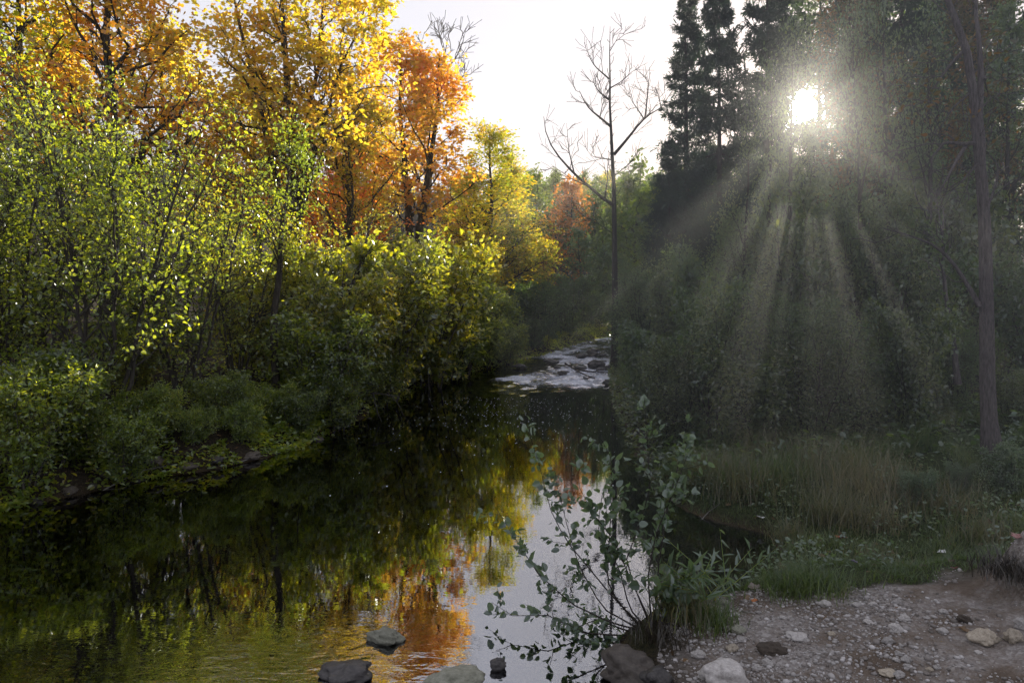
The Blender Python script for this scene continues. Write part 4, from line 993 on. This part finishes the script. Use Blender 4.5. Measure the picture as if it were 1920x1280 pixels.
for i, (px, py, w, hs, lab) in enumerate([(1111, 668, 24, 1.0, 'rounded dark rock standing high in the upper rapids'), (1091, 671, 20, .8, 'dark rock on the bank side of the upper rapids'), (1118, 690, 36, .75, 'broad domed rock in the middle of the rapids'),
        (1088, 692, 26, .45, 'low flat rock beside the domed rock'), (1046, 691, 14, .8, 'small dark rock by the fallen branch'), (1054, 703, 18, .8, 'pointed rock in the lower rapids'), (1022, 702, 7, .8, 'tiny rock alone in the lower rapids'),
        (1034, 681, 30, .5, 'low dark rock at the bend'), (1127, 694, 20, .45, 'flat rock at the foot of the domed rock'), (1142, 694, 18, .9, 'rock against the foot of the bare tree'), (1131, 667, 18, .35, 'thin flat rock in the upper rapids'),
        (1116, 658, 18, .35, 'flat rock farthest up the rapids'), (1129, 679, 18, .35, 'thin ledge of rock above the domed rock'), (1064, 698, 11, .4, 'low rock beside the pointed rock'), (1084, 699, 10, .4, 'low rock under the fallen branch'),
        (975, 690, 26, .5, 'grey rock on the shaded shore at the head of the pool'), (1140, 722, 20, .9, 'dark rock below the bare tree at the pool edge')]):
    Y = 20.
    while Y < 60 and Z(py, Y) > wl(Y) + .03: Y += .05
    stone('rock', px, py, w, lab, M_stone_d, i + 2, hs, .8, R_, wz=float(wl(Y)) + .04, Yd=Y, sink=.18, cat='rock')
S_ = 'stones along the stony shore'
for i, (px, py, w, lab) in enumerate([(60, 945, 50, 'dark shore stone by the picture edge'), (125, 925, 44, 'flat dark stone on the shore below the low bush'), (205, 890, 75, 'big dark stone under the tallest alder'), (255, 905, 40, 'small stone at the water line below the tallest alder'),
        (290, 872, 55, 'rounded dark stone on the shaded shore'), (345, 880, 40, 'stone at the water line between alder and slim trunk'), (400, 868, 52, 'grey stone on the shaded shore'), (470, 860, 40, 'stone near the low bush at the slim trunk'),
        (30, 985, 40, 'stone at the water line at the picture edge'), (170, 915, 30, 'small grey stone on the dark shore'), (590, 828, 34, 'stone under the overhanging bush'), (690, 790, 30, 'stone where the dead branch reaches the water')]):
    stone('shore_stone', px, py, w * (.7 + .35 * ((i * .37) % 1)), lab, M_stone_b if i % 3 else M_stone_d, i, .6, .8, S_, sink=.25, rot=i * 2.0)

# gravel: many tiny stones, one mass
rp = np.random.default_rng(700)
bm = bmesh.new(); bmesh.ops.create_icosphere(bm, subdivisions=1, radius=1); bv = np.array([v.co[:] for v in bm.verts]); bf = np.array([[v.index for v in f.verts] for f in bm.faces]); bm.free()
def pebbles(pos, r):
    n = len(pos); sc3 = rp.uniform(.6, 1.2, (n, 3)) * [1.1, .9, .65]; a = rp.uniform(0, 6.28, n)
    v = bv[None] * (1 + rp.normal(size=(n, len(bv), 1)) * .10) * sc3[:, None] * r[:, None, None]
    c, s = np.cos(a)[:, None], np.sin(a)[:, None]
    v = np.stack([v[..., 0] * c - v[..., 1] * s, v[..., 0] * s + v[..., 1] * c, v[..., 2]], -1) + pos[:, None]
    return v.reshape(-1, 3), (bf[None] + (np.arange(n) * len(bv))[:, None, None]).reshape(-1, 3)
p = scatter(rp, 46000, .8, 4.6, 3.0, 6.2, lambda x, y: (path_mask(x, y) > .1) & (fbm(x * 2.2, y * 2.2, 71, 3) + .75 * np.clip(2.2 - x, -.75, 1) > rp.uniform(-.9, .9, len(x))))
rr = .0045 + .014 * rp.random(len(p)) ** 3 + .012 * (rp.random(len(p)) > .975)
p[:, 2] += .01 + rr * .2
V, Ft = pebbles(p, rr)


def gravel_mat():
    m, nt, nodes, L = nmat('gravel_stone')
    g = N(nt, 'ShaderNodeNewGeometry'); r = ramp(nt, [(0, (.12, .105, .095)), (.4, (.21, .19, .18)), (.75, (.30, .285, .28)), (1, (.46, .44, .44))]); L.new(g.outputs['Random Per Island'], r.inputs[0])
    pb = N(nt, 'ShaderNodeBsdfPrincipled'); pb.inputs['Roughness'].default_value = .85; L.new(r.outputs[0], pb.inputs['Base Color'])
    o = N(nt, 'ShaderNodeOutputMaterial'); L.new(pb.outputs[0], o.inputs[0]); return m


tag(mesh_np('gravel', V, [Ft], gravel_mat(), smooth=True), 'grey gravel strewn over the bare earth path', 'gravel', kind='stuff')

# foam flecks drifting on the pool
def plain(name, c, rough=.6):
    m, nt, nodes, L = nmat(name); pb = N(nt, 'ShaderNodeBsdfPrincipled'); pb.inputs['Base Color'].default_value = (*c, 1); pb.inputs['Roughness'].default_value = rough
    nz = N(nt, 'ShaderNodeTexNoise'); nz.inputs['Scale'].default_value = 30; r = ramp(nt, [(.3, tuple(v * .8 for v in c)), (.7, c)]); L.new(nz.outputs['Fac'], r.inputs[0]); L.new(r.outputs[0], pb.inputs['Base Color'])
    o = N(nt, 'ShaderNodeOutputMaterial'); L.new(pb.outputs[0], o.inputs[0]); return m
x = rp.normal(size=520) * 1.5 + .2; y = 19.5 - np.abs(rp.normal(size=520)) * 4.0
m = (np.maximum(*shore_d(x, y)) < -.2) & (y > 6.5); x, y = x[m], y[m]
V, Ft = pebbles(np.stack([x, y, np.full(len(x), .001)], 1), rp.uniform(.005, .014, len(x)))
tag(mesh_np('foam', V, [Ft], plain('white_foam', (.75, .78, .82)), smooth=True), 'white foam flecks drifting on the dark pool', 'foam', kind='stuff')

# ------------------------------------------------------------------ fallen wood, leaves, scraps
def stick(name, pts, r, label, mat=M_bark_d, sub=5, seed=1, L=(.2, .6)):
    rng = np.random.default_rng(seed); P = resample(pts, 12)[None] + np.cumsum(rng.normal(size=(1, 12, 3)) * r * .4, 1)
    R = (r * np.linspace(1, .35, 12))[None]
    B, BR, _ = children(rng, P, R, sub, .2, .95, lambda t, i: rng.uniform(L[0], L[1], len(t)), (30, 60), .05, 4, .014, .06)
    V, Q = tubes([(P, R, 7), (B, np.maximum(BR, .003), 4)]); o = mesh_np(name, V, [Q], mat, smooth=True); tag(o, label, 'branch'); return o
def rapid_pt(px, py, up=.12):
    Y = 18.
    while Y < 60 and Z(py, Y) > wl(Y) + up: Y += .05
    return np.array([X(px, Y), Y, wl(Y) + up])
stick('fallen_branch', [rapid_pt(1060, 682), rapid_pt(1084, 696), rapid_pt(1117, 711, .03)], .045, 'dark fallen branch dipping into the rapids', sub=3)
stick('fallen_branch', [rapid_pt(1080, 693), rapid_pt(1110, 698), rapid_pt(1143, 702)], .045, 'dark fallen branch reaching to the bare tree foot', sub=2, seed=2)
stick('fallen_branch', [pix(620, 735, 16), pix(690, 733, 15.6), pix(745, 745, 15.8)], .03, 'dead branch sticking out over the pool from the bushes', M_bark, 5, 3, (.3, .8))
stick('fallen_branch', [pix(700, 735, 15.6), pix(706, 770, 15.3), pix(722, 805, 15.2)], .014, 'thin dead twig hanging down to the pool', M_bark, 3, 4, (.1, .3))
stick('fallen_branch', [pix(560, 730, 13.4), pix(620, 690, 14.5), pix(740, 605, 17)], .03, 'long dead branch slanting up through the bushes', M_bark_d, 6, 6, (.3, .9))
def gp(px, py, up=.02):
    x, y = ground_px(px, py); return np.array([x, y, float(terrain(x, y)) + up])
stick('fallen_branch', [gp(1310, 985), gp(1330, 960), gp(1355, 940)], .008, 'thin grey stick on the mud bank by the inlet', M_twig, 3, 7, (.05, .2))
stick('fallen_branch', [gp(180, 930), gp(260, 890, .05), gp(330, 875)], .012, 'thin pale stick on the stony shore', M_twig, 3, 8, (.1, .3))
stick('fallen_branch', [gp(430, 872), gp(480, 862, .04), gp(550, 850)], .012, 'grey stick at the water line by the slim trunk', M_twig, 3, 9, (.1, .3))


def fallen(px, py, w, label, mat, cat='leaf', name='fallen_leaf', k=0):
    x, y = ground_px(px, py); z = max(float(terrain(x, y)), 0.0)
    t = MP[0].copy() - [0, .5, 0]; t[:, 2] *= 2.5
    V = t * (w * y / F); o = mesh_np(name, V, [np.array(MP[1])], mat)
    sm = o.modifiers.new('thick', 'SOLIDIFY'); sm.thickness = .004
    o.location = (x, y, z + .05 * (py < 1100) + .012); o.rotation_euler = (.35, .2 * math.sin(k), k * 1.9); tag(o, label, cat, 'things lying on the grass and path')


fallen(1576, 1018, 20, 'orange-red fallen leaf on the grass', plain('red_leaf', (.32, .07, .035)), k=1)
fallen(1765, 1046, 16, 'crumpled white paper scrap on the grass', plain('paper', (.75, .75, .78)), 'paper', 'paper_scrap', 2)
fallen(1905, 1020, 18, 'pinkish fallen leaf near the earth lump', plain('pink_leaf', (.25, .12, .11)), k=3)
fallen(1416, 1104, 26, 'pale curled leaf floating in the inlet', plain('pale_leaf', (.30, .25, .23)), k=4)
fallen(1427, 980, 14, 'white scrap on the mud bank', plain('white_scrap', (.7, .7, .72)), 'paper', 'paper_scrap', 5)
fallen(1415, 1128, 12, 'small orange leaf at the water edge', plain('orange_leaf', (.4, .14, .04)), k=6)
fallen(1602, 1065, 12, 'bluish dark leaf in the short grass', plain('dark_leaf', (.12, .11, .15)), k=7)
fallen(1790, 1078, 12, 'dark red leaf on the edge of the path', plain('wine_leaf', (.12, .03, .03)), k=8)

# ------------------------------------------------------------------ air, sky, sun, camera
bm = bmesh.new(); bmesh.ops.create_cube(bm, size=1)
me = bpy.data.meshes.new('haze'); bm.to_mesh(me); bm.free()
hz = bpy.data.objects.new('haze', me); COL.objects.link(hz)  # air volume added for a soft glow towards the sun
zlo = float(gZ.min()) - 1.0; zhi = max(float(gZ.max()), 30) + 2
hz.scale = (425, 262, zhi - zlo); hz.location = (0, 93, (zhi + zlo) / 2)
m, nt, nodes, L = nmat('thin_haze')
pv = N(nt, 'ShaderNodeVolumePrincipled'); pv.inputs['Color'].default_value = (.95, .93, .88, 1); pv.inputs['Density'].default_value = .0003; pv.inputs['Anisotropy'].default_value = .60
o = N(nt, 'ShaderNodeOutputMaterial'); L.new(pv.outputs[0], o.inputs['Volume']); me.materials.append(m)
tag(hz, 'thin haze added for a faint glow round the sun', kind='stuff')

# mist volume added over the dark bank so the shafts of sun show
bm = bmesh.new(); bmesh.ops.create_icosphere(bm, subdivisions=4, radius=1)
for v in bm.verts: v.co *= 1 + .12 * mnoise.noise(v.co * 1.5)
me = bpy.data.meshes.new('mist'); bm.to_mesh(me); bm.free()
ms = bpy.data.objects.new('mist', me); COL.objects.link(ms); ms.location = (4.1, 8.2, 2.6); ms.scale = (4.3, 6.3, 4.3)
m, nt, nodes, L = nmat('shaft_mist')
pv = N(nt, 'ShaderNodeVolumePrincipled'); pv.inputs['Color'].default_value = (.43, .45, .475, 1); pv.inputs['Density'].default_value = .022; pv.inputs['Anisotropy'].default_value = .6
o = N(nt, 'ShaderNodeOutputMaterial'); L.new(pv.outputs[0], o.inputs['Volume']); me.materials.append(m); m.cycles.volume_sampling = 'DISTANCE'
tag(ms, 'added mist that makes the sun shafts show over the dark bank', kind='stuff')

w = bpy.data.worlds.new('World'); sc.world = w; w.use_nodes = True
nt = w.node_tree; nt.nodes.clear(); L = nt.links
sky = N(nt, 'ShaderNodeTexSky', sky_type='NISHITA'); sky.sun_disc = False; sky.sun_elevation = SUN_EL; sky.sun_rotation = SUN_AZ
sky.air_density = 1.0; sky.dust_density = 2.0; sky.ozone_density = 1.5
bg = N(nt, 'ShaderNodeBackground'); bg.inputs['Strength'].default_value = .12
tc = N(nt, 'ShaderNodeTexCoord'); dt = N(nt, 'ShaderNodeVectorMath', operation='DOT_PRODUCT'); dt.inputs[1].default_value = tuple(SD)
L.new(tc.outputs['Generated'], dt.inputs[0])
def glow(p, a):
    q = N(nt, 'ShaderNodeMath', operation='MAXIMUM'); q.inputs[1].default_value = 0; L.new(dt.outputs['Value'], q.inputs[0])
    b = N(nt, 'ShaderNodeMath', operation='POWER'); b.inputs[1].default_value = p; L.new(q.outputs[0], b.inputs[0])
    c = N(nt, 'ShaderNodeMath', operation='MULTIPLY'); c.inputs[1].default_value = a; L.new(b.outputs[0], c.inputs[0]); return c
g1, g2 = glow(7000, 700), glow(900, 3)
ga = N(nt, 'ShaderNodeMath', operation='ADD'); L.new(g1.outputs[0], ga.inputs[0]); L.new(g2.outputs[0], ga.inputs[1])
gc = N(nt, 'ShaderNodeMix', data_type='RGBA', blend_type='ADD'); gc.inputs['Factor'].default_value = 1
wb = N(nt, 'ShaderNodeMix', data_type='RGBA', blend_type='MULTIPLY'); wb.inputs['Factor'].default_value = 1; wb.inputs['B'].default_value = (1.16, .99, .86, 1)
L.new(sky.outputs[0], wb.inputs['A'])
veil = N(nt, 'ShaderNodeMix', data_type='RGBA'); veil.inputs['Factor'].default_value = .95; veil.inputs['B'].default_value = (2.62, 2.63, 2.92, 1)
L.new(wb.outputs['Result'], veil.inputs['A']); L.new(veil.outputs['Result'], gc.inputs['A'])
gm = N(nt, 'ShaderNodeVectorMath', operation='SCALE'); gm.inputs[0].default_value = (1, .95, .82); L.new(ga.outputs[0], gm.inputs['Scale'])
L.new(gm.outputs[0], gc.inputs['B'])
L.new(gc.outputs['Result'], bg.inputs['Color'])
wo = N(nt, 'ShaderNodeOutputWorld'); L.new(bg.outputs[0], wo.inputs[0])

sl = bpy.data.lights.new('sun', 'SUN'); sl.energy = 5.0; sl.angle = math.radians(.53); sl.color = (1, .88, .70)
so = bpy.data.objects.new('sun', sl); COL.objects.link(so)
so.rotation_euler = Vector(-SD).to_track_quat('-Z', 'Y').to_euler()

cd = bpy.data.cameras.new('camera'); cd.sensor_width = 36; cd.lens = 24; cd.clip_end = 2000; cd.clip_start = .05
cd.shift_y = -(640 - HZ) / 1920
co = bpy.data.objects.new('camera', cd); COL.objects.link(co); co.location = (0, 0, CH); co.rotation_euler = (math.pi / 2, 0, 0)
sc.camera = co
vs = sc.view_settings; vs.view_transform = 'Standard'; vs.look = 'None'; vs.exposure = 1.4; vs.gamma = 1
sc.cycles.use_denoising = True; sc.cycles.denoising_prefilter = 'NONE'; sc.cycles.denoising_input_passes = 'RGB_ALBEDO_NORMAL'
try: sc.cycles.denoiser = 'OPENIMAGEDENOISE'
except Exception: pass
sc.cycles.max_bounces = 7; sc.cycles.diffuse_bounces = 3; sc.cycles.glossy_bounces = 3; sc.cycles.transmission_bounces = 4; sc.cycles.transparent_max_bounces = 12; sc.cycles.volume_bounces = 0
sc.cycles.use_adaptive_sampling = False
sc.cycles.sample_clamp_indirect = 6; sc.cycles.caustics_reflective = False; sc.cycles.caustics_refractive = False
for k, (root, H) in PROTO.items():
    if k not in USED: print('UNUSED', k)
